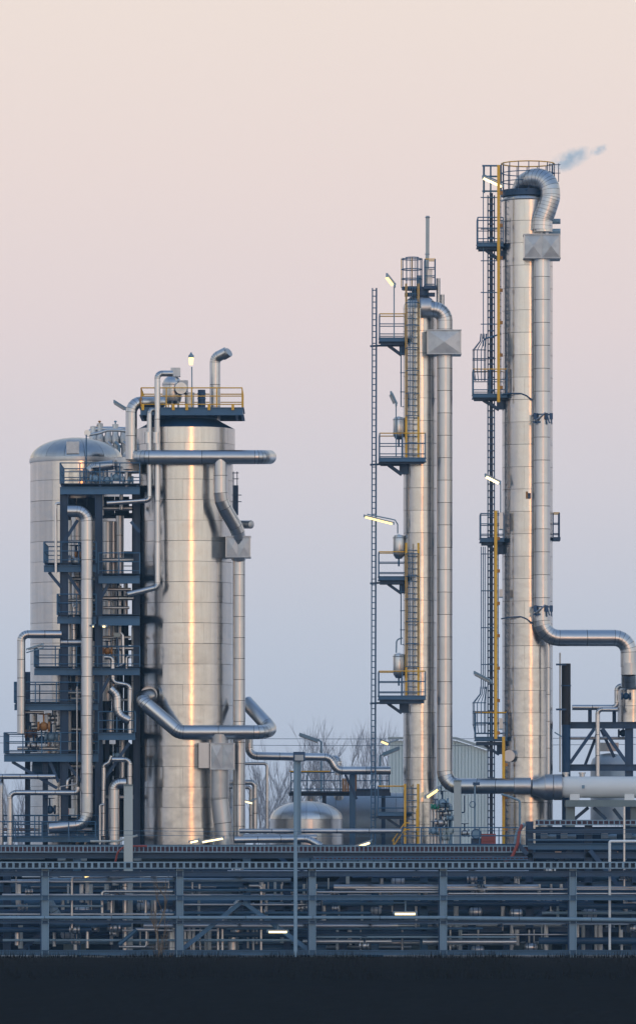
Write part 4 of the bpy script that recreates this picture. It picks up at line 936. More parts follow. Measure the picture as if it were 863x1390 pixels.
# flood light pole (front) and its dark post
fp = empty('floodlight_pole', at(401, 1300, -20), 'slim grey floodlight pole in front of the pipe rack with a square lamp head', 'light pole')
MB().tube([(X(401, -20), -20, 0), (X(401, -20), -20, Z(1170, -20)), (X(401.5, -20), -20, Z(1032, -20))], .08, 10, True, [.095, .085, .06]).build('pole', 'steel3', fp)
MB().box(at(406, 1027, -20.2), (15 / S, .16, 12 / S)).build('lamp_head', 'steel', fp)
MB().box(at(406, 1028.5, -20.35), (11 / S, .16, 7 / S)).build('glass', 'lamp_off', fp)
cp = empty('dark_post', at(403.5, 1150, -4), 'stout blue-grey post behind the floodlight pole', 'post')
MB().ibeam((X(403.5, -4), -4, Z(1150)), (X(403.5, -4), -4, Z(1034, -4)), .3, 10 / S, (1, 0, 0)).build('column', 'steel3', cp)
MB().box(at(403.5, 1033, -4), (12 / S, .36, .06)).build('cap_plate', 'steel', cp)
# lamps in the background
def street(px, y0, y1, ha, hb, Y, lit, label):
    root = empty('street_lamp', at(px, y1, Y), label, 'street lamp')
    MB().tube([at(px, y1, Y), at(px, y0, Y), at(hb[0], hb[1] - 1, Y)], .06, 6).build('pole', 'steel3', root)
    MB().bar(at(ha[0], ha[1], Y), at(hb[0], hb[1], Y), .3, .16).build('head', 'steel3', root)
    MB().bar(at(ha[0] + 1, ha[1] + 2.2, Y), at(hb[0] - 1, hb[1] + 2.2, Y), .18, .1).build('glass', 'lamp' if lit else 'lamp_off', root)
street(436, 1007, 1090, (406, 996.5), (432, 1005.5), 12, False, 'unlit street lamp arm reaching left above the long grey pipe')
street(515.5, 1026, 1140, (519, 1024), (542, 1015), 10, False, 'unlit lamp arm pointing right beside the lattice mast')
tube_lamp(at(516, 1005.5, 8), at(528, 1010.5, 8), True, 'small lit lamp on the edge of the pale hall', [at(528, 1008, 8), at(540, 1004, 9)], .13)
tube_lamp(at(473, 1153, -12), at(503, 1143, -12), True, 'lit tube lamp above the cable tray below the lattice mast', [at(488, 1146, -12), at(505, 1140, -12), at(505, 1152, -11)], .13, 'lamp2')
tube_lamp(at(257, 1143.5, -6), at(270, 1140.5, -6), True, 'lit tube lamp at the foot of the wide tower, left one of the pair', [at(262, 1141, -6), at(262, 1150, -6)], .12, 'lamp2')
tube_lamp(at(273, 1143, -5.7), at(304, 1137.5, -5.7), True, 'lit tube lamp at the foot of the wide tower, longer right one of the pair', [at(290, 1139, -5.7), at(290, 1150, -5.7)], .12, 'lamp2')
tube_lamp(at(329, 1086.5, -.5), at(344, 1090.5, -.5), True, 'lit tube lamp among the low pipes right of the wide tower', [at(340, 1087, -.5), at(348, 1084, .1)], .1, 'lamp2')
pipe('pale_strut', [(123, 1142, -9.5), (160, 1142, -9.5), (187, 1134, -9.5)], 1.5, 'pale bent tube lying on the deck edge near the pale post', 'pipe', bend=10, seamless=True, mat='concrete')

# fittings between mid and tall column
gp1 = empty('grey_post', at(620.5, 1165, -5), 'stout grey post in front of the long horizontal pipe', 'post')
MB().box((X(620.5, -5), -5, (Z(1060, -5) + Z(1168, -5)) / 2), (9.4 / S, .34, Z(1060, -5) - Z(1168, -5))).build('shaft', 'concrete', gp1)
MB().box(at(620.5, 1060, -5), (10.6 / S, .4, .06)).build('cap', 'concrete2', gp1)
tpp = empty('instrument_pole', at(644, 1150, -4), 'slim instrument pole with a small box at its head', 'pole')
MB().tube([at(644, 1150, -4), at(644, 1066, -4)], .045, 8).build('pole', 'steel3', tpp)
MB().box(at(646, 1064, -4), (9 / S, .2, 4 / S)).build('head_box', 'steel', tpp)
MB().ring(at(641, 1092, -4.1), 4 / S, .02, 14, axis='Y').build('cable_loop', 'steel2', tpp)
pipe('process_pipe', [(680, 1078, -2.6), (690, 1081, -2.6), (705, 1087, -2.6), (705, 1148, -2.6)], 1.5, 'thin bent tube at the foot of the tallest column', bend=4, seamless=True, mat='steel3')
pipe('process_pipe', [(630, 1080, -2.4), (630, 1103, -2.4), (626, 1103, -2.4)], .9, 'small dark hooked tube right of the stout grey post', bend=3, seamless=True, mat='steel')
rb = empty('red_box', at(662, 1152, -5), 'faded red equipment box behind the railing', 'box')
MB().box(at(662.5, 1142, -5), (19 / S, .5, 20 / S)).build('casing', 'red', rb)
MB().box(at(662.5, 1141, -5.27), (16 / S, .03, 1.4 / S)).build('rib', 'red', rb)
mo = empty('motor', at(646, 1150, -4.6), 'round grey motor housing beside the red box', 'motor')
MB().lathe(at(646, 1132, -4.8), [(0, -.2), (.2, -.2), (.25, -.12), (.25, .5), (0, .5)], 18, axis='Y').build('housing', 'steel3', mo)
MB().box(at(646, 1146, -4.6), (14 / S, .5, 16 / S)).build('base', 'steel', mo)
MB().ring(at(646, 1132, -5.0), .22, .025, 18, axis='Y').build('fan_ring', 'steel', mo)
yst = empty('stair_rail', at(540, 1152, -2.6), 'yellow sloping stair rail at the foot of the middle column', 'stair')
for dx, dz in ((0, 0), (0, 9)): MB().tube([at(532 + dx, 1151 - dz, -2.6), at(549 + dx, 1126 - dz, -2.6), at(556 + dx, 1126 - dz, -2.6)], .03, 6).build('rail', 'yellow', yst)
for px_, y_ in ((534, 1146), (549, 1122), (565, 1132)): MB().bar(at(px_, 1150, -2.6), at(px_, y_ - 6, -2.6), .05, .05).build('post', 'yellow', yst)
MB().bar(at(565, 1098, -2.6), at(565, 1150, -2.6), .05, .05).build('post', 'yellow', yst)
for k in range(5): MB().box(at(535 + 3.4 * k, 1150 - 5 * k, -2.3), (.2, .6, .04)).build('tread', 'grating', yst)
LBV = ['topmost left valve', 'topmost valve', 'second valve from the top', 'upper right valve', 'valve in the middle', 'lower right valve', 'lower left valve', 'bottom valve', 'lone right-hand valve']
LBP = ['leftmost', 'second from the left', 'third from the left', 'third from the right', 'second from the right', 'rightmost']
gm = 'valves and short pipes at the foot of the middle column'
rq = random.Random(11)
for k, px_ in enumerate((586, 590.5, 595, 600, 606, 611)):
    pipe('process_pipe', [(px_, 1150, -2.8 - .1 * k), (px_, rq.uniform(1086, 1100), -2.8 - .1 * k)], rq.choice((1.4, 2, 2.6)), LBP[k] + ' short upright pipe at the foot of the middle column', group=gm, seamless=True, mat=rq.choice(('clad_pipe', 'clad_old', 'steel3')))
for k, (px_, y_) in enumerate(((590, 1095), (600, 1090), (604, 1104), (611, 1110), (598, 1117), (610, 1128), (588, 1128), (603, 1136), (630, 1131))):
    valve(px_, y_, -3.3, rq.uniform(1.0, 1.7), LBV[k] + ' in the cluster at the foot of the middle column', gm, rq.choice(('clad_old', 'steel3', 'concrete', 'green')), 'steel')
pipe('process_pipe', [(584, 1094, -3.1), (612, 1094, -3.1)], 3, 'short level header over the valve cluster at the middle column', seg=14, mat='clad_old')

# deck behind the rack, railing along it
dk = empty('main_deck', at(431, 1146, -3), 'long steel deck the towers rise through, just above the pipe rack', 'deck')
zt = Z(1146)
MB().box((0, -2.2, zt - .08), (46, 10.8, .12)).build('deck_plate', 'grating', dk)
MB().ibeam((-23, -7.75, zt - .2), (23, -7.75, zt - .2), .18, .36).build('edge_beam', 'steel2', dk)
r1 = empty('deck_railing', at(622, 1152, -7.6), 'blue safety railing in front of the red box', 'railing')
railing(r1, [at(545, 1150, -7.6), at(703, 1150, -7.6)], 26 / S, 'steel2', 'steel2', .95, 2)
r2 = empty('deck_railing', at(60, 1150, -7.6), 'low blue railing along the deck at the lower left', 'railing')
railing(r2, [at(-15, 1142, -7.4), at(130, 1142, -7.4)], 26 / S, 'steel2', 'steel2', 1.2, 1)
pl = MB(); pl.box((0, 3.0, 4.2), (48, .3, 8.3)); pl.build('shade_backdrop', 'shade_backing', None, label='added dark backing standing in for shade below the deck behind the pipe rack', cat='shade_backing')  # added backing, painted dark for the shade under the deck
# low equipment peeking over the deck edge, foot of the wide tower to the middle column
lowp = [((325, 1128, -3.2), (545, 1128, -3.2), 3.2, 'level pipe just above the deck running behind the floodlight pole'), ((330, 1136, -4.4), (430, 1137, -4.4), 4.2, 'fatter level pipe low at the foot of the wide tower'), ((-10, 1126, 4), (60, 1126, 4), 2, 'rusty brown pipe at the far left above the deck')]
for a_, b_, r_, lab in lowp: pipe('process_pipe', [a_, b_], r_, lab, seg=40, mat='brown' if 'rusty' in lab else 'clad_old')
pipe('process_pipe', [(318, 1140, -5), (418, 1139, -5), (436, 1148, -5.2), (437, 1156, -5.2)], 4.6, 'pale pipe that curves down at the deck edge below the domed tank', bend=16, seg=28)

# ------------------------------------------------------------------ pipe rack
YF, YM, YB = -16, -12.4, -9
rk = empty('pipe_rack', (0, YF, 0), 'long dark blue steel pipe rack across the whole foreground', 'pipe rack')
for px_ in (-116, 62, 244.5, 424, 601.5, 777, 955):
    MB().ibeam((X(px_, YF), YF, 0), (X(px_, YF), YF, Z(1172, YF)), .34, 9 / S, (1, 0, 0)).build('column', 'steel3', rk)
    MB().box((X(px_ - 5.5, YF), YF + .2, Z(1172, YF) / 2), (.1, .3, Z(1172, YF))).build('shade_strip', 'steel', rk)  # dark strip paints the shaded face left of each column
for px_, top in ((105, 1165), (156, 1180), (335, 1165), (466, 1180), (509, 1180), (575, 1180), (688, 1180), (718, 1115), (798, 1115), (862, 1180), (10, 1180), (390, 1180), (240, 1180), (640, 1180)):
    for Y in (YM, YB):
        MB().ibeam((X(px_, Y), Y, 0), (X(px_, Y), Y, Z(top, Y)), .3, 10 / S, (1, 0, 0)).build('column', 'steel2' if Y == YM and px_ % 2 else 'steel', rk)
XL, XR = -24, 24
def hb(y, Y, h, mat='steel', w=.24): MB().ibeam((XL, Y, Z(y, Y)), (XR, Y, Z(y, Y)), w, h / S).build('beam', mat, rk)
hb(1218.5, YF - .05, 6.5, 'steel2'); hb(1251.5, YF - .05, 4, 'steel'); hb(1293, YF - .05, 6.5, 'steel2'); hb(1186, YF - .05, 7, 'steel')
hb(1161, YM, 8, 'steel'); hb(1200, YM, 6, 'steel2'); hb(1232, YM, 6); hb(1262, YM, 6); hb(1180, YB, 8); hb(1207, YB, 7, 'steel2'); hb(1243, YB, 8); hb(1275, YB, 7)
for a_, b_, Y in (((328, 1224), (246, 1290), YF + .3), ((330, 1224), (422, 1292), YF + .3), ((786, 1183), (728, 1246), YM - .3), ((800, 1154), (866, 1236), YM - .3), ((60, 1262), (20, 1300), YM), ((194, 1262), (160, 1285), YM - .4), ((785, 1290), (800, 1262), YM), ((800, 1262), (822, 1296), YM), ((376, 1160), (398, 1180), YB), ((470, 1186), (440, 1215), YB), ((660, 1186), (640, 1212), YB), ((715, 1160), (702, 1145), YM - .3)):
    MB().bar(at(*a_, Y), at(*b_, Y), .16, .2).build('brace', 'steel2' if Y == YF + .3 else 'steel', rk)
for x in range(-22, 24, 3):
    for y in (1189, 1221, 1255, 1296):
        MB().ibeam((x + .4, YF + .1, Z(y, YF)), (x + .4, YB, Z(y, YF)), .18, .2).build('cross_beam', 'steel', rk)
# upper right storey of rack
MB().ibeam(at(716, 1149, YM - .2), at(960, 1149, YM - .2), .24, 8 / S).build('beam', 'steel2', rk)
for k in range(8): MB().box(at(738 + 23.4 * k, 1146, -9.6), (23 / S, .08, 46 / S)).build('shade_panel', 'shade_backing', rk)  # added panels, painted dark to darken the background here
for px_ in (775, 836): MB().bar(at(px_ - 16, 1170, YM + .6), at(px_, 1153, YM + .6), .2, .2).build('brace', 'steel', rk)
MB().ibeam(at(716, 1128, YM - .2), at(960, 1128, YM - .2), .24, 6 / S).build('beam', 'steel', rk)
MB().bar(at(716, 1140, YM - .3), at(960, 1140, YM - .3), .1, 2 / S).build('conduit', 'steel2', rk)

def tray(x0, x1, y0, y1, Y, step, label, rail='steel2', tick='steel2', cab='cable', tw_=2.0):
    root = empty('cable_tray', at((x0 + x1) / 2, y1, Y), label, 'cable tray')
    a, b = at(x0, 0, Y).x, at(x1, 0, Y).x
    for y in (y0, y1): MB().bar((a, Y, Z(y, Y)), (b, Y, Z(y, Y)), .05, .05).build('side_rail', rail, root)
    h = (y1 - y0) / S * .95
    mb = MB(); mb.box((0, 0, 0), (tw_ / S, .04, h)); me = bpy.data.meshes.new('tray_post'); me.from_pydata(mb.v, [], mb.f); me.materials.append(M[tick])
    n = int((b - a) * S / step)
    for k in range(n): inst(me, 'tray_post', (a + (k + .5) * step / S, Y, Z((y0 + y1) / 2, Y)), root)
    for k in range(3):
        zz = Z(y1 - 1.2 - k * (y1 - y0) * .26, Y)
        pts = [(a + (b - a) * q / 40, Y + .12 + .06 * k + random.uniform(-.01, .01), zz + random.uniform(-.012, .012)) for q in range(41)]
        MB().tube(pts, .05, 6).build('cable', cab, root)
    MB().box(((a + b) / 2, Y + .3, Z(y1, Y) - .02), (b - a, .6, .02)).build('tray_floor', 'steel', root)
    MB().box(((a + b) / 2, Y + .6, Z((y0 + y1) / 2, Y)), (b - a, .03, h)).build('rear_side', 'cable_dark', root)
    return root
tray(-30, 900, 1170.5, 1178.5, YF - .35, 8.4, 'front cable tray with dark square gaps along the top of the pipe rack', 'steel3', 'steel3', 'cable_dark', 3.0)
tray(-30, 716, 1148.5, 1156.5, YM - .35, 5.6, 'upper cable tray carrying reddish cables above the front one', 'steel3', 'steel3', 'cable', 1.4)
tray(727, 900, 1113.5, 1119.5, YM - .35, 7.0, 'short cable tray with red cables on the raised right part of the rack', 'steel3', 'steel3', 'cable', 1.6)
tray(425, 716, 1163.5, 1167, YM - 1.6, 5.6, 'narrow tray of reddish cables just above the front cable tray', 'steel2', 'steel2', 'cable', 1.4)
# named pipes of the rack
pipe('rack_pipe', [(-30, 1245.5, YF - .15), (606, 1245.5, YF - .15)], 2.2, 'pale pipe along the front beam of the pipe rack, left run', seg=90, mat='steel3')
pipe('rack_pipe', [(606, 1246, YF - .2), (900, 1249, YF - .2)], 2.6, 'pale pipe along the front beam of the pipe rack, right run', seg=90, mat='steel3')
gd = empty('rectangular_duct', at(465, 1172, -10.6), 'long blue-grey rectangular duct above the front cable tray in the middle', 'duct')
for k in range(6): MB().box(at(410 + 21.5 * k, 1165, -10.9), (21 / S, .6, 13 / S)).build('duct_panel', 'steel3', gd)
for k in range(7): MB().box(at(399.5 + 21.5 * k, 1165, -10.9), (.06, .66, 14 / S)).build('flange', 'steel2', gd)
pipe('rack_pipe', [(98, 1260, -15.2), (98, 1191, -15.2), (116, 1191, -15.2), (190, 1190, -14.6)], 1.7, 'slim pale pipe rising then running right at the left of the rack', bend=4, seamless=True)
pipe('rack_pipe', [(139, 1245, -15.1), (139, 1210, -15.1), (235, 1210, -15.1)], 2.0, 'slim pale goalpost pipe at the left of the rack', bend=4, seamless=True)
pipe('rack_pipe', [(151.5, 1248, -14.9), (151.5, 1214, -14.9)], 1.9, 'short pale upright inside the goalpost pipe', seamless=True)
pipe('rack_pipe', [(200, 1210, -14.6), (332, 1209, -14.6)], 2.3, 'pale level pipe across the second bay of the rack', seg=60)
pipe('rack_pipe', [(338, 1202.5, -14.8), (354.5, 1202.5, -14.8), (354.5, 1300, -14.8)], 1.9, 'bright slim pipe turning down in the third bay of the rack', bend=4, seamless=True)
pipe('rack_pipe', [(336, 1210, -14.2), (420, 1208, -14.2)], 1.6, 'thin pale pipe across the third bay of the rack', seamless=True)
pipe('rack_pipe', [(300, 1252, -14.4), (318, 1231, -14.4), (326, 1222, -14.4)], 4.2, 'slanting silver pipe in the second bay of the rack', bend=8, seg=14)
pipe('rack_pipe', [(316, 1300, -14), (316, 1275, -14), (330, 1252, -14)], 6.4, 'fat bent pipe at the foot of the second bay', bend=12, seg=12)
pipe('rack_pipe', [(296, 1300, -14.6), (296, 1258, -14.6)], 1.8, 'slim upright at the foot of the second bay, left one of a pair', seamless=True)
pipe('rack_pipe', [(302, 1300, -14.6), (302, 1261, -14.6)], 1.8, 'slim upright at the foot of the second bay, right one of a pair', seamless=True)
pipe('rack_pipe', [(233.5, 1300, -13.8), (233.5, 1258, -13.8)], 5.6, 'fat upright pipe left of the second front column', seg=16)
pipe('rack_pipe', [(66, 1222, -14.4), (78, 1243, -14.4), (84, 1248, -14)], 5.8, 'fat slanting duct beside the first front column', bend=12, seg=12, mat='steel3')
pipe('rack_pipe', [(119, 1287, -14.9), (119, 1261, -14.9)], 2.2, 'short bright upright in the first bay below the pale pipe', seamless=True)
pipe('rack_pipe', [(24, 1283, -14.4), (24, 1265, -14.4)], 3.2, 'stubby upright at the lower left corner', seamless=True)
pipe('rack_pipe', [(-10, 1263, -14.6), (32, 1263, -14.6)], 2.2, 'level pipe over the stubby upright at the lower left corner', seamless=True)
pipe('rack_pipe', [(170, 1290, -14.2), (170, 1186, -14.2)], 3.4, 'copper-tinted upright pipe under the pale post', seg=18)
pipe('rack_pipe', [(198, 1246, -14.6), (198, 1221, -14.6)], 1.7, 'thin upright beside two others in the first bay, left one', seamless=True)
pipe('rack_pipe', [(211, 1246, -14.6), (211, 1221, -14.6)], 2.2, 'thicker upright beside the thin one in the first bay', seamless=True)
pipe('rack_pipe', [(184, 1262, -14.9), (213, 1262, -14.9)], 2.6, 'short level pipe held above a small frame in the first bay', seamless=True)
pipe('rack_pipe', [(162, 1285, -14.9), (199, 1285, -14.9), (199, 1262, -14.9)], 1.6, 'low L-shaped thin pipe in the first bay', bend=3, seamless=True)
pipe('rack_pipe', [(162, 1282, -15.3), (186, 1262, -15.3)], 2.6, 'dark slanting strut pipe in the first bay', seamless=True, mat='steel2')
pipe('white_pole', [(826.8, 1300, -15.4), (826.8, 1142, -15.4), (880, 1142, -15.4)], 1.7, 'white slim pole with an arm to the right, lower right corner', 'pole', bend=2, seamless=True, mat='white')
pipe('white_pole', [(843, 1300, -14.2), (843, 1262, -14.2)], 1.6, 'short white pole beside the long white one', 'pole', seamless=True, mat='white')
pipe('rack_pipe', [(846.5, 1230, -13.8), (846.5, 1095, -13.8)], 1.5, 'pale dashed thin pipe at the right of the rack', seamless=True)
pipe('red_cable_loop', [(200, 1148.5, YM - .9), (170, 1148.5, YM - .9), (160, 1156, YM - .8), (157, 1170, YM - .7)], 1.3, 'red cable looping down behind the pale post', 'cable', bend=12, seamless=True, mat='red')
rc = pipe('red_cable_loop', [(708, 1119, YM - .9), (704, 1130, YM - .9), (702, 1146, YM - .9), (694, 1164, YM - .9), (684, 1171, YM - .9)], 2.0, 'thick dark red cable bundle sagging from the right storey to the tray', 'cable', bend=14, seamless=True, mat='red')
pipe('cable_chute', [(712, 1118, YM - .6), (701, 1130, YM - .6), (699, 1146, YM - .6)], 2.6, 'pale curved cable chute beside the red bundle', 'cable chute', bend=14, seg=6, mat='steel3')
pipe('white_pipe', [(0, 1164.5, -11), (62, 1164.5, -11)], 2.4, 'white pipe at the left between the two cable trays', 'pipe', seg=60, mat='concrete')
pipe('white_pipe', [(-10, 1166, -10.6), (60, 1166, -10.6)], 1, 'thin white pipe under the other at the left between the cable trays', 'pipe', seamless=True, mat='white')
for px_, lab in ((84, 'left'), (113, 'middle'), (187, 'right')):
    m1 = empty('white_casing', at(px_, 1168, -10.8), 'white-topped pump casing between the cable trays, %s one' % lab, 'pump')
    MB().box(at(px_, 1164, -10.8), (10 / S, .3, 8 / S)).build('casing', 'concrete', m1); MB().box(at(px_, 1159.6, -10.8), (12 / S, .36, .06)).build('cover', 'white', m1)
tube_lamp(at(113.5, 1190, -15.8), at(123, 1187, -15.8), True, 'small lit lamp in the first bay of the rack', [at(116, 1187, -15.8), at(118, 1182, -15.8)], .14)
tube_lamp(at(363, 1264.5, -15.8), at(391, 1264.5, -15.8), True, 'lit tube lamp in the third bay of the rack', [at(377, 1262, -15.8), at(377, 1254, -15.8)], .13, 'lamp2')
tube_lamp(at(534, 1240, -15.8), at(565, 1240, -15.8), True, 'lit tube lamp in the fourth bay of the rack', [at(550, 1237, -15.8), at(550, 1222, -15.8)], .14, 'lamp2')

# level pipes that fill the rack
def bay(x):
    return ('beside the left edge' if x < 62 else 'in the first full bay' if x < 244 else 'in the second bay' if x < 424 else 'in the third bay' if x < 601 else 'in the fourth bay' if x < 777 else 'beside the right edge')
def tier(y):
    return 'right under the tray' if y < 1192 else 'above the middle beam' if y < 1217 else 'below the middle beam' if y < 1245 else 'below the pale pipe' if y < 1272 else 'near the bottom'
MN = dict(steel='dark blue', clad_old='dull silver', clad_pipe='bright silver', steel3='grey-blue', steel2='blue', tank='pale blue', concrete='pale')
rr_ = random.Random(21)
rows = [1184, 1190, 1196, 1203, 1209, 1213, 1226, 1232, 1238, 1256, 1262, 1270, 1278, 1286, 1298, 1308]
mats = ['clad_old', 'steel2', 'clad_pipe', 'steel', 'clad_pipe', 'steel3', 'steel']
gk = 'level pipes lying in the pipe rack'
for i, y in enumerate(rows):
    for Y in (-14.6 + rr_.uniform(-.5, .5), -11.6 + rr_.uniform(-.5, .5), -8.2):
        x = -30 + rr_.uniform(0, 90)
        while x < 880:
            L = rr_.uniform(90, 420); r_ = rr_.choice((1.2, 1.6, 2.0, 2.6, 3.4, 4.6))
            if rr_.random() < .62:
                yy = y + rr_.uniform(-2, 2)
                mt_ = rr_.choice(mats) if r_ < 3 else rr_.choice(('steel', 'steel2', 'clad_old', 'steel'))
                pipe('rack_pipe', [(x, yy, Y), (min(x + L, 900), yy, Y)], r_, '%s %s level pipe %s %s, %s row' % (girth(r_), MN[mt_], bay(max(0, x)), tier(yy), 'front' if Y < -13 else 'middle' if Y < -10 else 'rear'), group=gk, mat=mt_, sides=10, seamless=True)
            x += L + rr_.uniform(10, 60)
gu = 'upright pipes standing in the pipe rack'
for i in range(110):
    x = rr_.uniform(0, 863); y0 = rr_.choice((1182, 1200, 1222, 1256, 1262)); y1 = y0 + rr_.uniform(16, 44); r_ = rr_.choice((1, 1.4, 1.8, 2.4, 3.2)); mu = rr_.choice(('clad_pipe', 'clad_old', 'clad_pipe', 'concrete'))
    pipe('rack_pipe', [(x, y1, rr_.uniform(-15, -9)), (x, y0, rr_.uniform(-15, -9))] if 0 else [(x, y1, -13.2), (x, y0, -13.2)], r_, '%s %s upright pipe %s %s' % (girth(r_), MN[mu], bay(x), tier(y0)), group=gu, seamless=True, sides=8, mat=mu)
for (x0, x1, y, lab) in ((-20, 230, 1197, 'long bright pipe high in the first bay of the rack'), (250, 420, 1228, 'long bright pipe just below the middle beam in the second bay'), (430, 596, 1211, 'long bright pipe above the middle beam in the third bay'), (608, 890, 1207, 'upper of two long bright pipes in the fourth bay'), (608, 890, 1213, 'lower of two long bright pipes in the fourth bay'), (-20, 236, 1241, 'long bright pipe lying on the pale front pipe at left'), (430, 700, 1272, 'long dull pipe low in the third and fourth bays'), (-20, 140, 1230, 'pale pipe in the first bay just below the middle beam')):
    pipe('rack_pipe', [(x0, y, -15.2), (x1, y, -15.2)], 1.5, lab, seamless=True, sides=10, mat='clad_pipe' if 'bright' in lab else 'steel3')
gv = 'small valves on the pipe rack pipes'
vp = None
for i in range(64):
    x = rr_.uniform(0, 863); y = rr_.choice(rows) + rr_.uniform(-3, 1); Y = rr_.choice((-15, -14.7, -12.0, -11.8))
    if vp is None: vp = valve(x, y, Y, 1.2, 'small valve %s %s, %s row' % (bay(x), tier(y), 'front' if Y < -13 else 'middle'), gv, 'clad_old', 'steel')
    else:
        v = dup(vp, at(x, y, Y), 'small valve %s %s, %s row' % (bay(x), tier(y), 'front' if Y < -13 else 'middle')); s = rr_.uniform(.6, 1.15); v.scale = (s, s, s); v.rotation_euler.z = rr_.uniform(-.5, .5)
gq = 'small drums lying in the pipe rack'
for i, (x, y, r_) in enumerate(((540, 1196, 6), (800, 1240, 6.5), (645, 1238, 6), (420, 1232, 5), (112, 1236, 7), (195, 1230, 6), (226, 1240, 6), (350, 1243, 6), (20, 1240, 5), (510, 1236, 5), (700, 1240, 6), (648, 1290, 6), (720, 1286, 6), (92, 1268, 6))):
    root = empty('drum', at(x, y, -13.6), 'small round-ended drum %s of the pipe rack %s' % (bay(x), tier(y)), 'drum', gq)
    c = at(x, y, -13.6); R_ = r_ / S
    MB().lathe(c, [(0, -R_ * 1.5), (R_ * .7, -R_ * 1.35), (R_, -R_), (R_, R_), (R_ * .7, R_ * 1.35), (0, R_ * 1.5)], 16, axis='X').build('shell', rr_.choice(('clad_old', 'clad_pipe', 'tank')), root)
    for e in (-.6, .6): MB().ring(c + Vector((R_ * e, 0, 0)), R_ + .005, .02, 16, axis='X').build('band', 'steel', root)
    MB().box(c - Vector((0, 0, R_ + .05)), (R_, R_ * 1.4, .14)).build('saddle', 'steel', root)
# low upper-right storey equipment
gz = 'pale pump casings under the raised right part of the rack'
for x, y, wh in ((738, 1135, 'upper left'), (765, 1135, 'second of the upper row'), (820, 1135, 'third of the upper row'), (852, 1135, 'upper right'), (757, 1163, 'lower left'), (834, 1163, 'lower right')):
    root = empty('pump_casing', at(x, y + 8, -11.4), 'pale pump casing under the raised right part of the rack, ' + wh, 'pump', gz)
    MB().box(at(x, y, -11.4), (9 / S, .4, 6 / S)).build('casing', 'steel3', root); MB().box(at(x, y - 5, -11.4), (8 / S, .36, 4 / S)).build('cover', 'clad_old', root)
    MB().lathe(at(x + 9, y + 1, -11.4), [(0, -.15), (.1, -.15), (.13, 0), (.13, .25), (0, .25)], 10, axis='X').build('motor', 'steel3', root)

# ------------------------------------------------------------------ background
hl = empty('hall', at(595, 1150, 60), 'pale ribbed sheet-metal hall behind the columns', 'building')
n = 10
xs = [528 + 134 * k / n for k in range(n + 1)]
def roofy(px): return 1003 if px < 618 else 1003 + (px - 618) * .32
for k in range(n):
    a, b = xs[k], xs[k + 1]; mb = MB(); xa, xb = X(a, 60), X(b, 60); w = (xb - xa) / 3
    for q in range(3):
        x0 = xa + q * w + .01
        zt0 = Z(roofy(a + (b - a) * (q + .5) / 3) + 2, 60)
        mb.box((x0 + w * .36, 60, zt0 / 2), (w * .72, .2, zt0)); mb.box((x0 + w * .85, 60.05, zt0 / 2 - .02), (w * .28, .16, zt0 - .04))
    mb.build('wall_panel', 'hall', hl, smooth=False)
MB().box((X(595, 60), 66, Z(1025, 60) / 2), (X(660, 60) - X(530, 60), 11, Z(1025, 60))).build('rear_block', 'hall', hl)
mb = MB(); pr = [(526, 1002), (618, 1002), (664, 1016.5)]
for (a, b) in zip(pr, pr[1:]): mb.bar(at(*a, 59.8), at(*b, 59.8), .5, .14)
mb.build('roof_edge', 'concrete', hl)
# overhead wires
gw = 'thin overhead wires across the background'
for y0, y1 in ((999, 1001), (1008, 1010)):
    pts = [at(-40 + 950 * k / 20, y0 + (y1 - y0) * k / 20 + 3 * math.sin(math.pi * k / 20), 40) for k in range(21)]
    MB().tube(pts, .018, 4).build('overhead_wire', 'steel', None, label='%s of two thin wires crossing the sky behind the towers' % ('upper' if y0 < 1005 else 'lower'), cat='wire')
for y0, nm in ((1127, 'upper'), (1133, 'lower')):
    pts = [at(-40 + 950 * k / 20, y0 + 4 * math.sin(math.pi * k / 20) - 2, -24) for k in range(21)]
    MB().tube(pts, .014, 4).build('overhead_wire', 'steel2', None, label='%s of two thin wires strung in front of the deck' % nm, cat='wire')

def branch(mb, p, d, L, r, depth, rnd, out, spread=.5, up=.25):
    n = 3; pts = [p]; dd_ = d.copy()
    for k in range(n):
        dd_ = (dd_ + Vector((rnd.uniform(-1, 1), rnd.uniform(-1, 1), rnd.uniform(-.3, .8))) * .13).normalized(); pts.append(pts[-1] + dd_ * L / n)
    mb.tube(pts, r, 4 if depth > 2 else 3, False, [r * (1 - .45 * k / n) for k in range(n + 1)])
    if depth == 0: return
    for k in range(rnd.choice((3, 4))):
        t = rnd.uniform(.25, 1.0); i = min(n - 1, int(t * n)); q = pts[i].lerp(pts[i + 1], t * n - i)
        nd = (dd_ + Vector((rnd.uniform(-1, 1), rnd.uniform(-1, 1), rnd.uniform(-.2, .9))) * spread + Vector((0, 0, up))).normalized()
        branch(mb, q, nd, L * rnd.uniform(.5, .78), r * .55, depth - 1, rnd, out, spread, up)
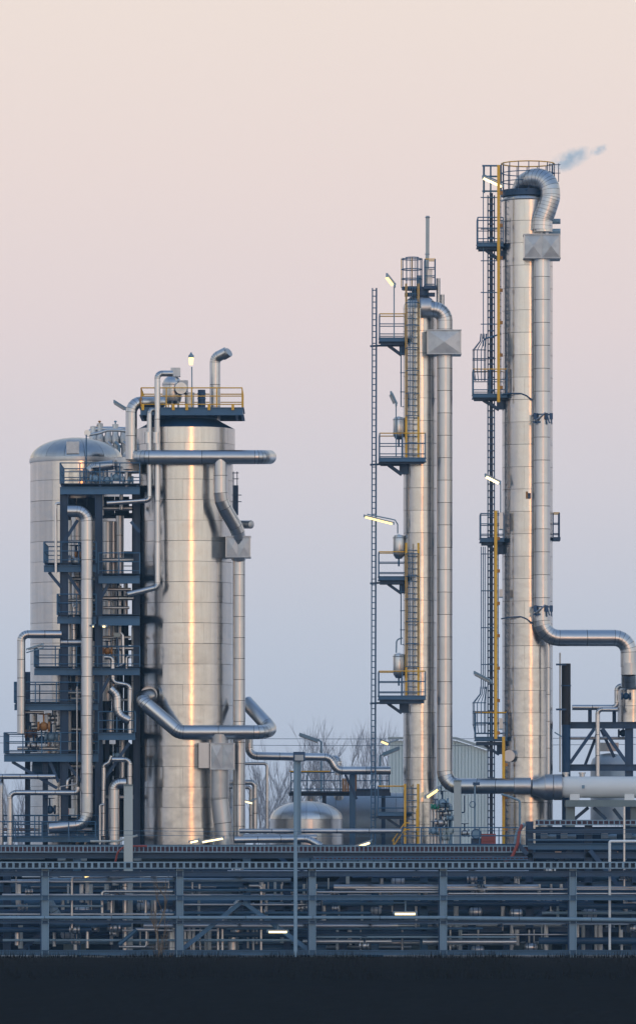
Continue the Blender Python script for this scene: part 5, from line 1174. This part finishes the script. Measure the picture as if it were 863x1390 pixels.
def bare_tree(px, ytop, Y, label, seed, group=None, depth=5, mat='bark2', w=1.0, kind='bare_tree'):
    rnd = random.Random(seed); base = Vector((X(px, Y), Y, 0)); H = Z(ytop, Y)
    root = empty(kind, base, label, 'tree', group)
    mb = MB(); n = 6; pts = [base + Vector((rnd.uniform(-.1, .1) * k, rnd.uniform(-.1, .1) * k, H * .72 * k / n)) for k in range(n + 1)]
    r0 = .11 * w
    mb.tube(pts, r0, 6, False, [r0 * (1 - .7 * k / n) for k in range(n + 1)]); mb.build('trunk', mat, root)
    cr = MB()
    for k in range(13):
        t = .22 + .78 * k / 12; i = min(n - 1, int(t * n)); q = pts[i].lerp(pts[i + 1], t * n - i); a = rnd.uniform(0, 6.28)
        d = Vector((math.cos(a) * .55, math.sin(a) * .55, 1)).normalized()
        branch(cr, q, d, H * .26 * (1.15 - .5 * t) * w, r0 * .42, depth - 2, rnd, None)
    cr.build('crown', mat, root)
tr_ = [(352, 1030, 90, 'bare tree right behind the wide tower foot'), (378, 1012, 100, 'bare tree left of the floodlight pole'), (402, 1000, 95, 'bare tree behind the floodlight pole'), (428, 984, 110, 'bare tree under the left street lamp arm'), (452, 990, 95, 'bare tree above the ochre gate panel'),
       (474, 982, 105, 'bare tree between the gate panel and the lattice mast'), (494, 972, 100, 'tallest bare tree, left of the lattice mast'), (519, 980, 90, 'bare tree between the lattice mast and the middle column'), (534, 984, 110, 'bare tree at the left corner of the pale hall'),
       (6, 1048, 100, 'bare tree at the far left edge'), (24, 1062, 90, 'lower bare tree beside the far left vessel'), (36, 1036, 110, 'bare tree half behind the far left vessel')]
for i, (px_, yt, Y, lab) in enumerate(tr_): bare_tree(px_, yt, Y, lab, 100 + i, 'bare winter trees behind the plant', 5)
bare_tree(229, 1140, -52, 'thin bare sapling in front of the second bay of the pipe rack', 7, None, 5, 'twig', .42, 'sapling')
# far thicket
th = MB(); rt_ = random.Random(5)
for i in range(5200):
    x = rt_.uniform(-90, 90); y = rt_.uniform(150, 175); h = rt_.uniform(.4, 1.0) * (9.0 + 2.8 * math.sin(x * .35) + 1.5 * math.sin(x * 1.1 + 1)) * .98
    dx = rt_.uniform(-.5, .5); w = rt_.uniform(.03, .07)
    z0 = h * rt_.uniform(0, .6)
    th.add([(x - w, y, z0), (x + w, y, z0), (x + dx, y, h + 1.0)], [(0, 1, 2)])
    th.add([(x + dx * .5, y - w, (z0 + h) / 2), (x + dx * .5, y + w, (z0 + h) / 2), (x + dx * .5 + rt_.uniform(-1, 1), y, h + rt_.uniform(0, 1.5))], [(0, 1, 2)])
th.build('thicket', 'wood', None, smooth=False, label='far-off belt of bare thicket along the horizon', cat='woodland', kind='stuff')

# ------------------------------------------------------------------ steam wisp
st_ = bpy.data.materials.new('steam'); st_.use_nodes = True; t = st_.node_tree; N = t.nodes; L = t.links
for nd in list(N):
    if nd.type != 'OUTPUT_MATERIAL': N.remove(nd)
o_ = [n_ for n_ in N if n_.type == 'OUTPUT_MATERIAL'][0]
pv = N.new('ShaderNodeVolumePrincipled'); pv.inputs['Color'].default_value = (.72, .90, 1, 1); pv.inputs['Anisotropy'].default_value = .90
tcx = N.new('ShaderNodeTexCoord'); ln = N.new('ShaderNodeVectorMath'); ln.operation = 'LENGTH'
mpp = N.new('ShaderNodeMapping'); mpp.inputs['Scale'].default_value = (1 / 1.3, 1 / .6, 1 / .55)
L.new(tcx.outputs['Object'], mpp.inputs[0]); L.new(mpp.outputs[0], ln.inputs[0])
mr_ = N.new('ShaderNodeMapRange'); mr_.inputs['From Min'].default_value = 1; mr_.inputs['From Max'].default_value = .1; L.new(ln.outputs['Value'], mr_.inputs['Value'])
nn = N.new('ShaderNodeTexNoise'); nn.inputs['Scale'].default_value = 2.2; nn.inputs['Detail'].default_value = 3; L.new(tcx.outputs['Object'], nn.inputs[0])
m3 = N.new('ShaderNodeMapRange'); m3.inputs['From Min'].default_value = .36; m3.inputs['From Max'].default_value = .66; L.new(nn.outputs[0], m3.inputs['Value'])
mm = N.new('ShaderNodeMath'); mm.operation = 'MULTIPLY'; L.new(mr_.outputs[0], mm.inputs[0]); L.new(m3.outputs[0], mm.inputs[1])
m4 = N.new('ShaderNodeMath'); m4.operation = 'MULTIPLY'; m4.inputs[1].default_value = 5.0; L.new(mm.outputs[0], m4.inputs[0])
L.new(m4.outputs[0], pv.inputs['Density']); L.new(pv.outputs[0], o_.inputs['Volume'])
M['steam'] = st_
sp = MB(); sp.sphere((0, 0, 0), 1.0, 20, 12)
sp.v = [Vector((v.x * 1.3, v.y * .6, v.z * .55)) for v in sp.v]
c = at(772, 217, .3)
so = sp.build('steam_plume', 'steam', None, origin=(0, 0, 0), label='faint bluish wisp of steam drifting right from the tallest column', cat='steam')
so.location = c; so.rotation_euler = (0, R(-24), 0)
so2 = so.copy(); col.objects.link(so2); so2.location = at(812, 204, .6); so2.scale = (.42, .6, .5); so2['label'] = 'smallest detached puff of steam right of the main wisp'; so2.name = 'steam_plume'

# ------------------------------------------------------------------ evening haze
hm = bpy.data.materials.new('evening_haze'); hm.use_nodes = True; t = hm.node_tree
for nd in list(t.nodes):
    if nd.type != 'OUTPUT_MATERIAL': t.nodes.remove(nd)
o_ = [n_ for n_ in t.nodes if n_.type == 'OUTPUT_MATERIAL'][0]
pv = t.nodes.new('ShaderNodeVolumePrincipled'); pv.inputs['Color'].default_value = (.45, .75, 1.0, 1); pv.inputs['Density'].default_value = HAZE
t.links.new(pv.outputs[0], o_.inputs['Volume'])
M['haze'] = hm
hz = MB(); hz.box((0, -40, 22), (500, 600, 48)); hz.build('haze', 'haze', None, smooth=False, kind='stuff')
